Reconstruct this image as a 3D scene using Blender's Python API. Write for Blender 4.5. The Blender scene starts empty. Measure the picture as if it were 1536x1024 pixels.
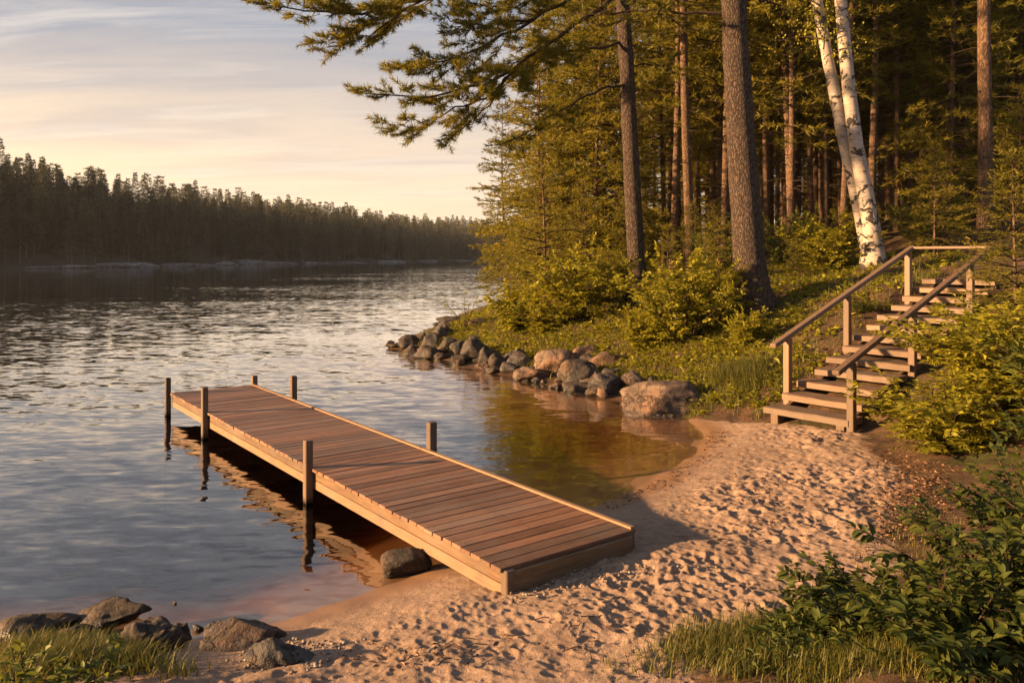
import bpy, bmesh, math, random
import numpy as np
from mathutils import Vector, Matrix, noise as mnoise

# ------------------------------------------------------------------ basics
scene = bpy.context.scene
COL = scene.collection
F = 1195.0          # focal length in photo pixels (1536 wide)
HZ = 383.0          # horizon row
CAMH = 2.8          # camera height above the lake
R = math.radians
rng = np.random.default_rng(7)


def nrm(a):
    a = np.asarray(a, float)
    return a / np.maximum(np.linalg.norm(a, axis=-1, keepdims=True), 1e-9)


def smooth(a, b, x):
    t = np.clip((x - a) / (b - a), 0, 1)
    return t * t * (3 - 2 * t)


def P(px, py, Y):
    """point at depth Y on the sight line through a pixel of the photograph"""
    return np.array([(px - 768) / F * Y, Y, CAMH - (py - HZ) / F * Y])


class MB:
    """collects vertices and faces, builds ONE mesh object"""

    def __init__(self):
        self.v, self.f, self.n = [], [], 0

    def add(self, v, f, mat=0, var=None, sm=False):
        v = np.asarray(v, np.float32).reshape(-1, 3)
        f = np.asarray(f, np.int64)
        if len(f) == 0:
            return
        if var is None:
            var = np.zeros(len(f), np.float32)
        var = np.broadcast_to(np.asarray(var, np.float32), (len(f),))
        self.v.append(v)
        self.f.append((f + self.n, mat, var, sm))
        self.n += len(v)

    def mesh(self, name, mats, point_attrs=None):
        me = bpy.data.meshes.new(name)
        v = np.concatenate(self.v)
        me.vertices.add(len(v))
        me.vertices.foreach_set('co', v.ravel())
        idx = np.concatenate([f.ravel() for f, _, _, _ in self.f])
        tot = np.concatenate([np.full(len(f), f.shape[1], np.int64) for f, _, _, _ in self.f])
        start = np.concatenate([[0], np.cumsum(tot)[:-1]])
        me.loops.add(len(idx))
        me.loops.foreach_set('vertex_index', idx.astype(np.int32))
        me.polygons.add(len(tot))
        me.polygons.foreach_set('loop_start', start.astype(np.int32))
        for m in mats:
            me.materials.append(m)
        me.polygons.foreach_set('material_index', np.concatenate(
            [np.full(len(f), m, np.int32) for f, m, _, _ in self.f]))
        me.polygons.foreach_set('use_smooth', np.concatenate(
            [np.full(len(f), s, bool) for f, _, _, s in self.f]))
        a = me.attributes.new('var', 'FLOAT', 'FACE')
        a.data.foreach_set('value', np.concatenate([x for _, _, x, _ in self.f]).astype(np.float32))
        if point_attrs:
            for k, x in point_attrs.items():
                at = me.attributes.new(k, 'FLOAT', 'POINT')
                at.data.foreach_set('value', np.asarray(x, np.float32))
        me.update(calc_edges=True)
        return me

    def build(self, name, mats, parent=None, **kw):
        o = bpy.data.objects.new(name, self.mesh(name, mats, **kw))
        COL.objects.link(o)
        if parent is not None:
            o.parent = parent
        return o


def tag(o, label=None, cat=None, group=None, kind=None):
    if label:
        o['label'] = label
    if cat:
        o['category'] = cat
    if group:
        o['group'] = group
    if kind:
        o['kind'] = kind
    return o


def empty(name, loc=(0, 0, 0), rz=0.0):
    o = bpy.data.objects.new(name, None)
    o.empty_display_size = 0.2
    COL.objects.link(o)
    o.location = [float(c) for c in loc]
    o.rotation_euler = (0, 0, rz)
    return o


def copy_tree(o, parent=None):
    c = o.copy()
    COL.objects.link(c)
    if parent is not None:
        c.parent = parent
    for ch in list(o.children):
        copy_tree(ch, c)
    return c


def tube(pts, rad, n=8, cap=False):
    pts = np.asarray(pts, float)
    rad = np.broadcast_to(np.asarray(rad, float), (len(pts),))
    t = nrm(np.gradient(pts, axis=0))
    ref = np.array([0, 0, 1.0]) if abs(t[:, 2].mean()) < .8 else np.array([0, 1.0, 0])
    a = nrm(np.cross(t, ref))
    b = np.cross(t, a)
    ang = np.arange(n) / n * 2 * np.pi
    v = pts[:, None] + rad[:, None, None] * (a[:, None] * np.cos(ang)[None, :, None] + b[:, None] * np.sin(ang)[None, :, None])
    k = len(pts)
    i, j = np.meshgrid(np.arange(k - 1), np.arange(n), indexing='ij')
    j2 = (j + 1) % n
    f = np.stack([i * n + j, i * n + j2, (i + 1) * n + j2, (i + 1) * n + j], -1).reshape(-1, 4)
    return v.reshape(-1, 3), f


def box(mb, c, s, rot=None, mat=0, var=0.0, taper=0.0):
    """box with bevel-less edges; c centre, s full size"""
    h = np.array(s) / 2
    v = np.array([[x, y, z] for z in (-1, 1) for y in (-1, 1) for x in (-1, 1)], float) * h
    if rot is not None:
        v = v @ np.array(rot).T
    f = [[0, 2, 3, 1], [4, 5, 7, 6], [0, 1, 5, 4], [2, 6, 7, 3], [0, 4, 6, 2], [1, 3, 7, 5]]
    mb.add(v + np.array(c), f, mat, var)


def bevbox(mb, c, s, bev=0.006, rot=None, mat=0, var=0.0, seed=None, wob=0.0):
    """bevelled timber, slightly uneven"""
    bm = bmesh.new()
    bmesh.ops.create_cube(bm, size=1.0)
    for v in bm.verts:
        v.co = Vector((v.co.x * s[0], v.co.y * s[1], v.co.z * s[2]))
    bmesh.ops.bevel(bm, geom=list(bm.edges), offset=bev, segments=1, affect='EDGES')
    bm.verts.ensure_lookup_table()
    v = np.array([q.co for q in bm.verts])
    if wob and seed is not None:
        r = np.random.default_rng(seed)
        v = v + r.normal(0, wob, v.shape)
    if rot is not None:
        v = v @ np.array(rot).T
    v = v + np.array(c)
    tri = [[q.index for q in f.verts] for f in bm.faces if len(f.verts) == 3]
    quad = [[q.index for q in f.verts] for f in bm.faces if len(f.verts) == 4]
    bm.free()
    n0 = mb.n
    mb.v.append(v.astype(np.float32))
    if quad:
        mb.f.append((np.array(quad) + n0, mat, np.full(len(quad), var, np.float32), False))
    if tri:
        mb.f.append((np.array(tri) + n0, mat, np.full(len(tri), var, np.float32), False))
    mb.n += len(v)


# ------------------------------------------------------------------ materials
def newmat(name):
    m = bpy.data.materials.new(name)
    m.use_nodes = True
    nt = m.node_tree
    nt.nodes.clear()
    out = nt.nodes.new('ShaderNodeOutputMaterial')
    return m, nt, out


class N:
    """small node helper"""

    def __init__(self, nt):
        self.nt = nt

    def __call__(self, t, ins=None, **props):
        n = self.nt.nodes.new('ShaderNode' + t)
        for k, x in props.items():
            setattr(n, k, x)
        for k, x in (ins or {}).items():
            if isinstance(x, bpy.types.NodeSocket):
                self.nt.links.new(x, n.inputs[k])
            else:
                n.inputs[k].default_value = x
        return n

    def link(self, a, b):
        self.nt.links.new(a, b)

    def math(self, op, a, b=None, c=None, clamp=False):
        n = self.nt.nodes.new('ShaderNodeMath')
        n.operation = op
        n.use_clamp = clamp
        for i, x in enumerate((a, b, c)):
            if x is None:
                continue
            if isinstance(x, bpy.types.NodeSocket):
                self.nt.links.new(x, n.inputs[i])
            else:
                n.inputs[i].default_value = x
        return n.outputs[0]

    def mix(self, fac, a, b, mode='MIX'):
        n = self.nt.nodes.new('ShaderNodeMix')
        n.data_type = 'RGBA'
        n.blend_type = mode
        n.clamp_factor = True
        for s, x in ((n.inputs[0], fac), (n.inputs[6], a), (n.inputs[7], b)):
            if isinstance(x, bpy.types.NodeSocket):
                self.nt.links.new(x, s)
            else:
                s.default_value = x if not isinstance(x, tuple) or len(x) == 4 else (*x, 1)
        return n.outputs[2]

    def ramp(self, fac, stops, interp='LINEAR'):
        n = self.nt.nodes.new('ShaderNodeValToRGB')
        cr = n.color_ramp
        cr.interpolation = interp
        while len(cr.elements) < len(stops):
            cr.elements.new(0.5)
        for e, (p, c) in zip(cr.elements, stops):
            e.position = p
            e.color = (*c, 1) if len(c) == 3 else c
        self.nt.links.new(fac, n.inputs[0])
        return n.outputs[0]

    def maprange(self, x, a, b, c=0.0, d=1.0):
        n = self.nt.nodes.new('ShaderNodeMapRange')
        self.nt.links.new(x, n.inputs[0])
        for i, q in zip((1, 2, 3, 4), (a, b, c, d)):
            n.inputs[i].default_value = q
        return n.outputs[0]

    def coords(self, kind='Object', scale=(1, 1, 1), rot=(0, 0, 0), loc=(0, 0, 0)):
        tc = self.nt.nodes.new('ShaderNodeTexCoord')
        mp = self.nt.nodes.new('ShaderNodeMapping')
        mp.inputs['Scale'].default_value = scale
        mp.inputs['Rotation'].default_value = rot
        mp.inputs['Location'].default_value = loc
        self.nt.links.new(tc.outputs[kind], mp.inputs[0])
        return mp.outputs[0]

    def noise(self, vec, scale, detail=3, rough=.55, dist=0.0):
        n = self('TexNoise', {'Vector': vec, 'Scale': scale, 'Detail': detail, 'Roughness': rough, 'Distortion': dist})
        return n.outputs['Fac']


def foliage_mat(name, dark, mid, light, transl=.35, rough=.55, hue_obj=.25):
    m, nt, out = newmat(name)
    n = N(nt)
    at = n('Attribute', attribute_name='var').outputs['Fac']
    oi = n('ObjectInfo').outputs['Random']
    x = n.math('ADD', at, n.math('MULTIPLY', n.math('SUBTRACT', oi, .5), hue_obj), clamp=True)
    c = n.ramp(x, [(0, dark), (.5, mid), (1, light)])
    b = n('BsdfPrincipled', {'Base Color': c, 'Roughness': rough, 'Specular IOR Level': .35})
    t = n('BsdfTranslucent', {'Color': n.mix(.6, c, (mid[0] * 1.5, mid[1] * 1.4, mid[2], 1))})
    mx = n('MixShader', {0: transl, 1: b.outputs[0], 2: t.outputs[0]})
    n.link(mx.outputs[0], out.inputs[0])
    return m


M = {}
M['needles'] = foliage_mat('pine_needles', (.055, .058, .007), (.165, .150, .013), (.33, .265, .026), transl=.5)
M['needles_dark'] = foliage_mat('shade_needles', (.025, .045, .010), (.06, .085, .014), (.12, .14, .02))
M['needles_far'] = foliage_mat('far_needles', (.014, .024, .017), (.045, .055, .034), (.13, .12, .06), transl=.3, hue_obj=1.0)
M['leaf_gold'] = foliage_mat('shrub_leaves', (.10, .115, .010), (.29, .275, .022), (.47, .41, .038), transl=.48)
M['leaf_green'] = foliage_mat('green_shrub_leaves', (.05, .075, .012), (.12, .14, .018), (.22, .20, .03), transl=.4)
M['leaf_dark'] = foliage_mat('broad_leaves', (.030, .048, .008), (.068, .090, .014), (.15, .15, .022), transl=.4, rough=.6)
M['grass'] = foliage_mat('grass_blades', (.05, .06, .012), (.12, .12, .02), (.26, .22, .06), transl=.35)


def bark_mat(name, c1, c2, c3, su=26, sv=2.2, bump=.022):
    m, nt, out = newmat(name)
    n = N(nt)
    vec = n.coords('Object', (1, 1, .26))
    nz = n.noise(vec, su * .7, 4, .6)
    wv = n('VectorMath', {0: vec, 1: n('CombineXYZ', {0: n.math('MULTIPLY', nz, .12), 1: n.math('MULTIPLY', nz, .12), 2: n.math('MULTIPLY', nz, .1)}).outputs[0]}, operation='ADD').outputs[0]
    vo = n('TexVoronoi', {'Vector': wv, 'Scale': su}, feature='DISTANCE_TO_EDGE').outputs['Distance']
    plates = n.math('MULTIPLY', n.maprange(vo, .0, .2), n.maprange(n.noise(vec, su * 1.9, 3, .6), .3, .6, .45, 1.0))
    big = n.noise(n.coords('Object', (1, 1, .5)), 1.6, 3)
    fine = n.noise(n.coords('Object', (1, 1, .3)), 40, 4, .65)
    c = n.mix(plates, (*c1, 1), n.ramp(n.math('ADD', n.math('MULTIPLY', fine, .6), n.math('MULTIPLY', big, .4)), [(.3, c2), (.7, c3)]))
    h = n.math('ADD', plates, n.math('MULTIPLY', fine, .5))
    bp = n('Bump', {'Height': h, 'Strength': 1.0, 'Distance': bump})
    b = n('BsdfPrincipled', {'Base Color': c, 'Roughness': .9, 'Specular IOR Level': .15, 'Normal': bp.outputs[0]})
    n.link(b.outputs[0], out.inputs[0])
    return m


M['bark'] = bark_mat('pine_bark', (.030, .021, .017), (.095, .072, .058), (.185, .138, .110))
M['bark_thin'] = bark_mat('thin_pine_bark', (.06, .038, .026), (.16, .10, .066), (.30, .19, .12), su=24, bump=.012)
M['bark_far'] = bark_mat('far_bark', (.10, .085, .075), (.16, .14, .125), (.24, .21, .19), su=8)
M['twig'] = bark_mat('twig_bark', (.03, .02, .014), (.06, .04, .026), (.10, .065, .04), su=30, bump=.004)


def birch_mat():
    m, nt, out = newmat('birch_bark')
    n = N(nt)
    lent = n.noise(n.coords('Object', (5, 5, 26)), 1.0, 3, .6)
    patch = n.noise(n.coords('Object', (3.4, 3.4, 4.2)), 1.0, 4, .62, .6)
    geo = n('NewGeometry').outputs['Position']
    z = n('SeparateXYZ', {0: n.coords('Object')}).outputs[2]
    low = n.maprange(z, .1, 1.7, .06, 0.0)
    pm = n.maprange(n.math('ADD', patch, low), .55, .60)
    lm = n.maprange(lent, .57, .63)
    tint = n.noise(n.coords('Object', (2, 2, 1)), 2.0, 3)
    base = n.ramp(tint, [(.3, (.29, .23, .19)), (.7, (.43, .375, .33))])
    c = n.mix(n.math('MULTIPLY', lm, .7), base, (.12, .085, .07, 1))
    c = n.mix(pm, c, (.022, .018, .016, 1))
    bp = n('Bump', {'Height': n.math('SUBTRACT', n.math('MULTIPLY', lent, -.4), pm), 'Distance': .012})
    b = n('BsdfPrincipled', {'Base Color': c, 'Roughness': .75, 'Normal': bp.outputs[0]})
    n.link(b.outputs[0], out.inputs[0])
    return m


M['birch'] = birch_mat()


def wood_mat(name, c1, c2, c3, grain=(1, 24, 24), var_amt=.5, rough=.6, stain=.5, bump=.004, wet_and_dim=False):
    """grain runs along local X"""
    m, nt, out = newmat(name)
    n = N(nt)
    at = n('Attribute', attribute_name='var').outputs['Fac']
    off = n('CombineXYZ', {0: n.math('MULTIPLY', at, 37.0), 1: n.math('MULTIPLY', at, 11.0), 2: 0.0}).outputs[0]
    vec = n('VectorMath', {0: n.coords('Object', grain), 1: off}, operation='ADD').outputs[0]
    g = n.noise(vec, 2.2, 5, .62, .4)
    g2 = n.noise(vec, 9.0, 3, .6)
    x = n.math('ADD', n.math('MULTIPLY', g, .65), n.math('MULTIPLY', g2, .35))
    c = n.ramp(x, [(.32, c1), (.5, c2), (.68, c3)])
    c = n.mix(n.math('MULTIPLY', n.math('SUBTRACT', at, .5), var_amt), c, (.30, .16, .09, 1))
    gr = n.math('FRACT', n.math('MULTIPLY', at, 7.13))
    c = n.mix(n.math('MULTIPLY', n.math('MULTIPLY', gr, gr), var_amt), c, (.185, .135, .10, 1))
    br = n.math('ADD', n.math('MULTIPLY', at, .75), .60)
    c = n.mix(1.0, c, n('CombineColor', {0: br, 1: br, 2: br}).outputs[0], 'MULTIPLY')
    wn = n.maprange(n.noise(n.coords('Object', (.9, .7, 1)), 1.1, 5, .65), .48, .68, 0, .5)
    c = n.mix(n.math('MULTIPLY', wn, stain), c, (.25, .19, .145, 1))
    st = n.maprange(n.noise(n.coords('Object', (1.1, 1.6, 1)), 1.5, 4, .6), .56, .70)
    c = n.mix(n.math('MULTIPLY', st, stain), c, (.11, .085, .065, 1))
    spec = .4
    if wet_and_dim:
        zw = n('SeparateXYZ', {0: n('NewGeometry').outputs['Position']}).outputs[2]
        wl = n.maprange(n.math('ADD', zw, n.math('MULTIPLY', g, .10)), .06, .15, 1.0, 0.0)
        c = n.mix(wl, c, (.004, .0035, .0025, 1))  # wet band; below it black painted in for light lost under water
        spec = n.math('MULTIPLY', n.math('SUBTRACT', 1.0, wl), .4)
    h = n.math('ADD', n.math('MULTIPLY', g, .5), n.math('MULTIPLY', g2, .5))
    bp = n('Bump', {'Height': h, 'Distance': bump})
    rr = n.math('ADD', n.math('MULTIPLY', x, .3), rough - .15)
    b = n('BsdfPrincipled', {'Base Color': c, 'Roughness': rr, 'Specular IOR Level': spec, 'Normal': bp.outputs[0]})
    n.link(b.outputs[0], out.inputs[0])
    return m


M['deck'] = wood_mat('deck_planks', (.075, .034, .017), (.17, .077, .038), (.28, .138, .072), grain=(1.3, 16, 16))
M['beam'] = wood_mat('dock_beam', (.10, .055, .026), (.19, .11, .05), (.28, .17, .085), grain=(1.3, 16, 16), stain=.35)
M['trim'] = wood_mat('dock_trim', (.18, .11, .07), (.30, .19, .12), (.38, .25, .16), grain=(1.0, 20, 20), stain=.2)
M['post'] = wood_mat('dock_post', (.032, .020, .014), (.075, .046, .030), (.135, .085, .053), grain=(18, 18, 1.2), stain=.3, wet_and_dim=True)
M['stair'] = wood_mat('stair_wood', (.075, .045, .028), (.15, .092, .056), (.23, .15, .095), grain=(1.3, 18, 18), stain=.3)
M['stairpost'] = wood_mat('stair_post_wood', (.07, .042, .026), (.135, .082, .05), (.20, .13, .08), grain=(18, 18, 1.3), stain=.2)


def rock_mat(name, dark, mid, light, warm, scale=1.0, wet=False):
    m, nt, out = newmat(name)
    n = N(nt)
    oi = n('ObjectInfo').outputs['Random']
    off = n('CombineXYZ', {0: n.math('MULTIPLY', oi, 50.0), 1: n.math('MULTIPLY', oi, 23.0), 2: 0.0}).outputs[0]
    vec = n('VectorMath', {0: n.coords('Object', (scale,) * 3), 1: off}, operation='ADD').outputs[0]
    a = n.noise(vec, 2.0, 5, .6, .5)
    b_ = n.noise(vec, 9.0, 5, .65)
    g = n.noise(vec, 60.0, 3, .6)
    c = n.ramp(n.math('ADD', n.math('MULTIPLY', a, .55), n.math('MULTIPLY', b_, .45)), [(.32, dark), (.5, mid), (.68, light)])
    c = n.mix(n.maprange(n.noise(vec, 1.3, 4, .6), .50, .66, 0, .7), c, (*warm, 1))
    c = n.mix(n.maprange(oi, 0, 1, 0, .35), c, (*dark, 1))
    c = n.mix(.6, c, n('CombineColor', {0: g, 1: g, 2: g}).outputs[0], 'OVERLAY')
    crk = n('TexVoronoi', {'Vector': n('VectorMath', {0: vec, 1: n('CombineXYZ', {0: a, 1: b_, 2: a}).outputs[0]}, operation='ADD').outputs[0], 'Scale': 1.7}, feature='DISTANCE_TO_EDGE').outputs['Distance']
    crm = n.maprange(crk, .0, .05, .75, 0.0)
    c = n.mix(crm, c, (.012, .010, .009, 1))
    z = n('SeparateXYZ', {0: n('NewGeometry').outputs['Position']}).outputs[2]
    wl = n.maprange(n.math('ADD', z, n.math('MULTIPLY', b_, .06)), .075, .12, 1.0, 0.0)
    c = n.mix(n.math('MULTIPLY', wl, .72), c, (.016, .013, .011, 1))
    h = n.math('ADD', n.math('ADD', n.math('MULTIPLY', a, .8), n.math('MULTIPLY', b_, .5)), n.math('SUBTRACT', n.math('MULTIPLY', g, .10), n.math('MULTIPLY', crm, .25)))
    bp = n('Bump', {'Height': h, 'Distance': .09 / scale, 'Strength': 1.0})
    rr = n.math('SUBTRACT', .82, n.math('MULTIPLY', wl, .5))
    b = n('BsdfPrincipled', {'Base Color': c, 'Roughness': rr, 'Specular IOR Level': .35, 'Normal': bp.outputs[0]})
    n.link(b.outputs[0], out.inputs[0])
    return m


M['rock'] = rock_mat('shore_rock', (.024, .021, .020), (.070, .062, .058), (.165, .145, .13), (.15, .08, .045), 1.6)
M['rock_tan'] = rock_mat('tan_rock', (.06, .042, .032), (.15, .105, .078), (.27, .19, .14), (.25, .13, .07), 1.2)
M['rock_dark'] = rock_mat('dark_rock', (.016, .013, .010), (.055, .043, .034), (.13, .10, .076), (.14, .08, .045), 2.2)
M['rock_far'] = rock_mat('pale_ledge', (.06, .055, .06), (.20, .19, .20), (.40, .37, .38), (.20, .17, .16), .5)


# ------------------------------------------------------------------ lie of the land
SHORE = np.array([(-120, -22), (-40, 1.0), (-20, 3.6), (-8, 5.25), (-5, 5.6), (-3.7, 5.8), (-2.6, 5.8), (-2.1, 5.92), (-1.73, 6.15),
                  (-1.3, 6.6), (-.76, 7.1), (-.2, 7.6), (.3, 8.15), (.75, 8.72), (1.2, 9.2), (1.65, 9.8), (2.1, 10.5), (2.5, 11.2),
                  (2.82, 11.9), (2.98, 12.5), (3.02, 13.1), (2.9, 13.8), (2.3, 15.1), (1.15, 16.5), (.1, 18.2), (-1.2, 20.2),
                  (-2.6, 22.3), (-3.7, 24.0), (-3.75, 25.2), (-3.5, 27.5), (-3.1, 31.3), (-2.5, 38), (-1.6, 44), (3, 56), (16, 75),
                  (60, 115), (420, 330), (420, -120), (-120, -120)], float)
BANK = np.array([(2.95, 13.7), (3.45, 13.05), (3.95, 12.55), (4.95, 11.3), (4.75, 10.4), (4.4, 9.2), (3.95, 7.7), (3.2, 6.8), (2.8, 6.2),
                 (2.1, 5.6), (1.1, 4.95), (.3, 4.4), (-.8, 3.8), (-2.0, 4.3), (-3.0, 4.9), (-5, 4.9), (-8, 4.5), (-20, 2.8), (-120, -24), (-120, -120), (420, -120),
                 (420, 328), (62, 113.5), (17, 74), (4.2, 55.5), (-.6, 44), (-1.7, 38), (-2.3, 31.3), (-2.7, 27.5), (-2.9, 25), (-2.7, 23.8),
                 (-1.8, 22.4), (-.6, 20.4), (.7, 18.4), (1.7, 16.8), (2.6, 15.3)], float)


def sdist(poly, x, y):
    """signed distance to a closed polygon, positive inside"""
    x = np.asarray(x, np.float64).ravel()
    y = np.asarray(y, np.float64).ravel()
    d2 = np.full(x.shape, 1e18)
    ins = np.zeros(x.shape, bool)
    n = len(poly)
    for i in range(n):
        ax, ay = poly[i]
        bx, by = poly[(i + 1) % n]
        ex, ey = bx - ax, by - ay
        t = np.clip(((x - ax) * ex + (y - ay) * ey) / (ex * ex + ey * ey), 0, 1)
        d2 = np.minimum(d2, (x - ax - t * ex) ** 2 + (y - ay - t * ey) ** 2)
        if ay != by:
            c = ((ay > y) != (by > y)) & (x < (bx - ax) * (y - ay) / (by - ay) + ax)
            ins ^= c
    d = np.sqrt(d2)
    return np.where(ins, d, -d)


def ground(x, y, full=False):
    sh = np.shape(x)
    x = np.asarray(x, float).ravel()
    y = np.asarray(y, float).ravel()
    d = sdist(SHORE, x, y)
    b = sdist(BANK, x, y)
    zs = np.where(d > 0, .46 * (1 - np.exp(-np.maximum(d, 0) / 1.9)), 0)
    steep = smooth(13.5, 15, y)                       # under the rocks the bed falls off sooner
    wd = np.maximum(-d, 0)
    zs = np.where(d <= 0, -(.095 * wd + .022 * wd ** 2) * (1 + .9 * (1 - smooth(-2.6, -.2, x)) * (1 - smooth(9, 16, y))) * (1 - .1 * steep), zs)
    zs = np.maximum(zs, -4.5)
    near = smooth(7.5, 11.5, y)
    slope = .20 + .16 * near
    bb = np.maximum(b, 0)
    bend = 5.0
    lin = np.where(bb < bend, bb, bend + (bb - bend) * .16)
    h = slope * (lin - .35 * (1 - np.exp(-lin / .35)))
    h = h * smooth(-3.6, 1.5, x + .02 * y) + h * .45 * (1 - smooth(-3.6, 1.5, x + .02 * y))
    h = np.minimum(h, .75 + 5 * near + .1 * bb)
    hill = .17 * np.maximum(0, x - 7.2) * smooth(11, 22, y) * smooth(0, 6, bb)
    hill = np.where(hill > 3, 3 + (hill - 3) * .25, hill)
    z = zs + h + hill
    # the bank is cut down a little under the flight of stairs
    cu = (x - 3.95) * .629 - (y - 12.37) * .777
    ct = (x - 3.95) * .777 + (y - 12.37) * .629
    cut = smooth(-.45, -.1, cu) * (1 - smooth(1.4, 1.8, cu)) * smooth(-.1, .4, ct) * (1 - smooth(5.9, 6.6, ct))
    z = z + cut * np.minimum(0, .45 + .345 * ct - .26 - z)
    if full:
        return z.reshape(sh), d.reshape(sh), b.reshape(sh)
    return z.reshape(sh)


def hit(px, py, water=True):
    """where the sight line through a photo pixel first meets the ground or the lake"""
    Y = np.geomspace(2.0, 160, 4000)
    z = CAMH - (py - HZ) / F * Y
    g = ground((px - 768) / F * Y, Y)
    if water:
        g = np.maximum(g, 0)
    k = np.argmax(z <= g)
    if z[k] > g[k]:
        k = len(Y) - 1
    return np.array([(px - 768) / F * Y[k], Y[k], g[k]])


def cellhash(ix, iy, s):
    h = (ix * 374761393 + iy * 668265263 + s * 974634777) & 0xffffffff
    h = ((h ^ (h >> 13)) * 1274126177) & 0xffffffff
    h = h ^ (h >> 16)
    return (h & 0xffff) / 65535.0


def dimples(x, y, cell, seed, rr, amp, aniso=1.7):
    """footprint-like hollows with pushed-up rims"""
    ix = np.floor(x / cell).astype(np.int64)
    iy = np.floor(y / cell).astype(np.int64)
    out = np.zeros_like(x)
    for dx in (-1, 0, 1):
        for dy in (-1, 0, 1):
            cx, cy = ix + dx, iy + dy
            px = (cx + cellhash(cx, cy, seed)) * cell
            py = (cy + cellhash(cx, cy, seed + 1)) * cell
            a = cellhash(cx, cy, seed + 2) * np.pi
            s = rr * (.6 + .8 * cellhash(cx, cy, seed + 3))
            A = amp * (.25 + .95 * cellhash(cx, cy, seed + 4))
            ux = ((x - px) * np.cos(a) + (y - py) * np.sin(a)) / (s * aniso)
            uy = (-(x - px) * np.sin(a) + (y - py) * np.cos(a)) / s
            q = ux * ux + uy * uy
            out += A * (-np.exp(-q * q * .9) + .55 * np.exp(-((np.sqrt(q) - 1.35) / .35) ** 2))
    return out


def vnoise(x, y, f, seed=0):
    """cheap value noise"""
    x = x * f
    y = y * f
    ix = np.floor(x).astype(np.int64)
    iy = np.floor(y).astype(np.int64)
    fx = x - ix
    fy = y - iy
    fx = fx * fx * (3 - 2 * fx)
    fy = fy * fy * (3 - 2 * fy)
    a = cellhash(ix, iy, seed)
    b = cellhash(ix + 1, iy, seed)
    c = cellhash(ix, iy + 1, seed)
    d = cellhash(ix + 1, iy + 1, seed)
    return (a * (1 - fx) + b * fx) * (1 - fy) + (c * (1 - fx) + d * fx) * fy


def ground_material():
    m, nt, out = newmat('ground_surface')
    n = N(nt)
    sand = n('Attribute', attribute_name='sand').outputs['Fac']
    wet = n('Attribute', attribute_name='wet').outputs['Fac']
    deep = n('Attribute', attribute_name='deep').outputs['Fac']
    vec = n.coords('Object')
    big = n.noise(vec, 1.1, 4, .6)
    mid = n.noise(vec, 9, 4, .65)
    grain = n.noise(vec, 130, 3, .7)
    peb = n('TexVoronoi', {'Vector': vec, 'Scale': 55.0})
    pebm = n.maprange(peb.outputs['Distance'], .18, .30, 1, 0)
    pebsel = n.math('MULTIPLY', pebm, n.math('GREATER_THAN', n('SeparateColor', {0: peb.outputs['Color']}).outputs[0], .86))
    sc = n.ramp(n.math('ADD', n.math('MULTIPLY', big, .4), n.math('MULTIPLY', mid, .6)), [(.35, (.225, .15, .103)), (.65, (.39, .272, .196))])
    sc = n.mix(.35, sc, n('CombineColor', {0: grain, 1: grain, 2: grain}).outputs[0], 'OVERLAY')
    sc = n.mix(n.math('MULTIPLY', pebsel, .8), sc, n.ramp(n('SeparateColor', {0: peb.outputs['Color']}).outputs[1], [(0, (.07, .05, .04)), (1, (.55, .48, .42))]))
    sc = n.mix(wet, sc, (.21, .122, .068, 1))
    # bed of the lake: brown silt and cobbles
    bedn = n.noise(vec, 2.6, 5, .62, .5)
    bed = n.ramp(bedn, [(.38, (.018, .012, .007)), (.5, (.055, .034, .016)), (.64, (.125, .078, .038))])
    silt_dimmed = n.mix(n.maprange(deep, 0.0, .30), sc, bed)
    silt_dimmed = n.mix(n.maprange(deep, .25, .72), silt_dimmed, (.016, .013, .009, 1))  # bed colour blackened with depth, standing in for light the water absorbs
    # forest floor: needle litter, moss
    fl = n.ramp(n.noise(vec, 3.0, 5, .68), [(.30, (.030, .019, .011)), (.5, (.085, .046, .024)), (.68, (.16, .088, .046))])
    fl = n.mix(n.maprange(n.noise(vec, .9, 4, .6), .50, .64, 0, .75), fl, (.045, .052, .012, 1))
    fl = n.mix(.5, fl, n('CombineColor', {0: grain, 1: mid, 2: mid}).outputs[0], 'OVERLAY')
    edge = n.maprange(n.math('ADD', sand, n.math('MULTIPLY', n.math('SUBTRACT', n.noise(vec, 4.0, 5, .7), .5), 1.1)), .4, .6)
    c = n.mix(edge, fl, silt_dimmed)
    h = n.math('ADD', n.math('ADD', n.math('MULTIPLY', mid, .5), n.math('MULTIPLY', grain, .16)), n.math('MULTIPLY', pebsel, .15))
    dry = n.math('SUBTRACT', 1.0, n.math('MULTIPLY', wet, .9))
    bp = n('Bump', {'Height': h, 'Distance': .075, 'Strength': dry})
    rough = n.math('SUBTRACT', .92, n.math('MULTIPLY', wet, .45))
    b = n('BsdfPrincipled', {'Base Color': c, 'Roughness': rough, 'Specular IOR Level': .3, 'Normal': bp.outputs[0]})
    n.link(b.outputs[0], out.inputs[0])
    return m


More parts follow.
